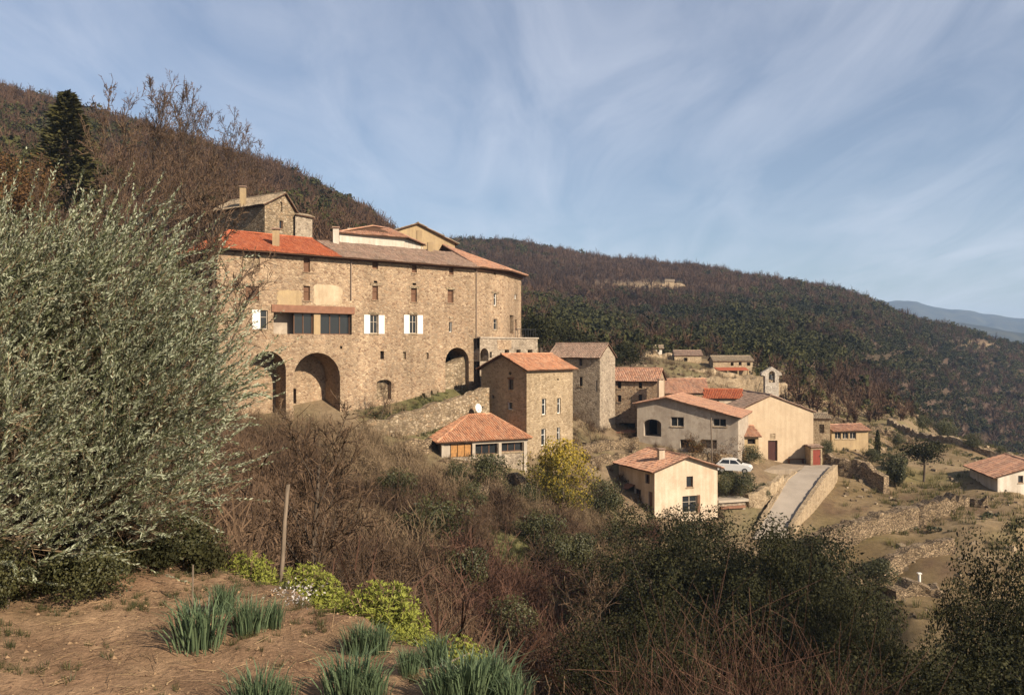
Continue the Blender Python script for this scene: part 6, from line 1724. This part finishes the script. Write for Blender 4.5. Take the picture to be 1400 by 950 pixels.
# ------------------------------------------------------------------ light, sky, air, camera
def light():
    EL, AZ = R(31), math.atan2(.74, -.67)          # azimuth measured from +Y towards +X
    to = Vector((math.sin(AZ) * math.cos(EL), math.cos(AZ) * math.cos(EL), math.sin(EL)))
    L = bpy.data.lights.new('sun', 'SUN'); L.energy = 5.0; L.angle = R(.53); L.color = (1, .875, .71)
    o = bpy.data.objects.new('sun', L); C.objects.link(o); o.rotation_euler = to.to_track_quat('Z', 'Y').to_euler()
    w = bpy.data.worlds.new('World'); bpy.context.scene.world = w; w.use_nodes = True
    t = w.node_tree; bg = t.nodes['Background']; bg.inputs['Strength'].default_value = .057
    sk = t.nodes.new('ShaderNodeTexSky'); sk.sky_type = 'NISHITA'; sk.sun_disc = False; sk.sun_elevation = EL; sk.sun_rotation = AZ
    sk.altitude = 400; sk.air_density = 1.0; sk.dust_density = .9; sk.ozone_density = 3.0
    # high thin cirrus: noise on a plane far above, stretched along the wind
    N = t.nodes.new; lk = t.links.new
    tc = N('ShaderNodeTexCoord'); sp = N('ShaderNodeSeparateXYZ'); lk(tc.outputs['Generated'], sp.inputs[0])
    zz = N('ShaderNodeMath'); zz.operation = 'MAXIMUM'; lk(sp.outputs[2], zz.inputs[0]); zz.inputs[1].default_value = 0
    za = N('ShaderNodeMath'); za.operation = 'ADD'; lk(zz.outputs[0], za.inputs[0]); za.inputs[1].default_value = .16
    cb = N('ShaderNodeCombineXYZ')
    for i in (0, 1):
        d = N('ShaderNodeMath'); d.operation = 'DIVIDE'; lk(sp.outputs[i], d.inputs[0]); lk(za.outputs[0], d.inputs[1]); lk(d.outputs[0], cb.inputs[i])
    mp = N('ShaderNodeMapping'); mp.inputs['Rotation'].default_value = (0, 0, R(20)); mp.inputs['Scale'].default_value = (2.4, .7, 1); lk(cb.outputs[0], mp.inputs[0])
    n1 = N('ShaderNodeTexNoise'); n1.inputs['Scale'].default_value = 1.5; n1.inputs['Detail'].default_value = 8; n1.inputs['Roughness'].default_value = .58; n1.inputs['Distortion'].default_value = .9; lk(mp.outputs[0], n1.inputs['Vector'])
    n2 = N('ShaderNodeTexNoise'); n2.inputs['Scale'].default_value = .7; n2.inputs['Detail'].default_value = 3; lk(cb.outputs[0], n2.inputs['Vector'])
    mu = N('ShaderNodeMath'); mu.operation = 'MULTIPLY'; lk(n1.outputs[0], mu.inputs[0]); lk(n2.outputs[0], mu.inputs[1])
    mr = N('ShaderNodeMapRange'); mr.inputs['From Min'].default_value = .15; mr.inputs['From Max'].default_value = .42; mr.inputs['To Min'].default_value = .15; mr.inputs['To Max'].default_value = .47; lk(mu.outputs[0], mr.inputs['Value'])
    mx = N('ShaderNodeMix'); mx.data_type = 'RGBA'; lk(mr.outputs[0], mx.inputs[0]); lk(sk.outputs[0], mx.inputs[6]); mx.inputs[7].default_value = (9.4, 9.6, 10.6, 1)
    lk(mx.outputs[2], bg.inputs['Color'])
light()

def air():
    s = MB(); s.box((0, 2950, 65), (9000, 0, 0), (0, 3000, 0), (0, 0, 190))
    o = s.build('haze', [], None, (0, 2950, 65))
    m = bpy.data.materials.new('haze_air'); m.use_nodes = True; t = m.node_tree
    t.nodes.remove(t.nodes['Principled BSDF'])
    v = t.nodes.new('ShaderNodeVolumePrincipled'); v.inputs['Density'].default_value = HAZE; v.inputs['Color'].default_value = (.48, .68, 1, 1); v.inputs['Anisotropy'].default_value = .0
    t.links.new(v.outputs[0], t.nodes['Material Output'].inputs['Volume'])
    o.data.materials.append(m); tag(o, kind='stuff')
HAZE = .00013
air()

cd = bpy.data.cameras.new('camera'); cd.sensor_fit = 'HORIZONTAL'; cd.sensor_width = 36; cd.lens = 36 * F / 1400
cd.clip_start = .1; cd.clip_end = 20000
co = bpy.data.objects.new('camera', cd); C.objects.link(co); co.location = (0, 0, 0); co.rotation_euler = (R(90), 0, 0)
sc = bpy.context.scene; sc.camera = co
sc.render.engine = 'CYCLES'
sc.view_settings.view_transform = 'Standard'; sc.view_settings.look = 'None'; sc.view_settings.gamma = 1; sc.view_settings.exposure = 0.80
sc.view_settings.use_curve_mapping = False
sc.cycles.max_bounces = 6; sc.cycles.diffuse_bounces = 3; sc.cycles.glossy_bounces = 2; sc.cycles.transmission_bounces = 3; sc.cycles.volume_bounces = 0
sc.cycles.use_denoising = True
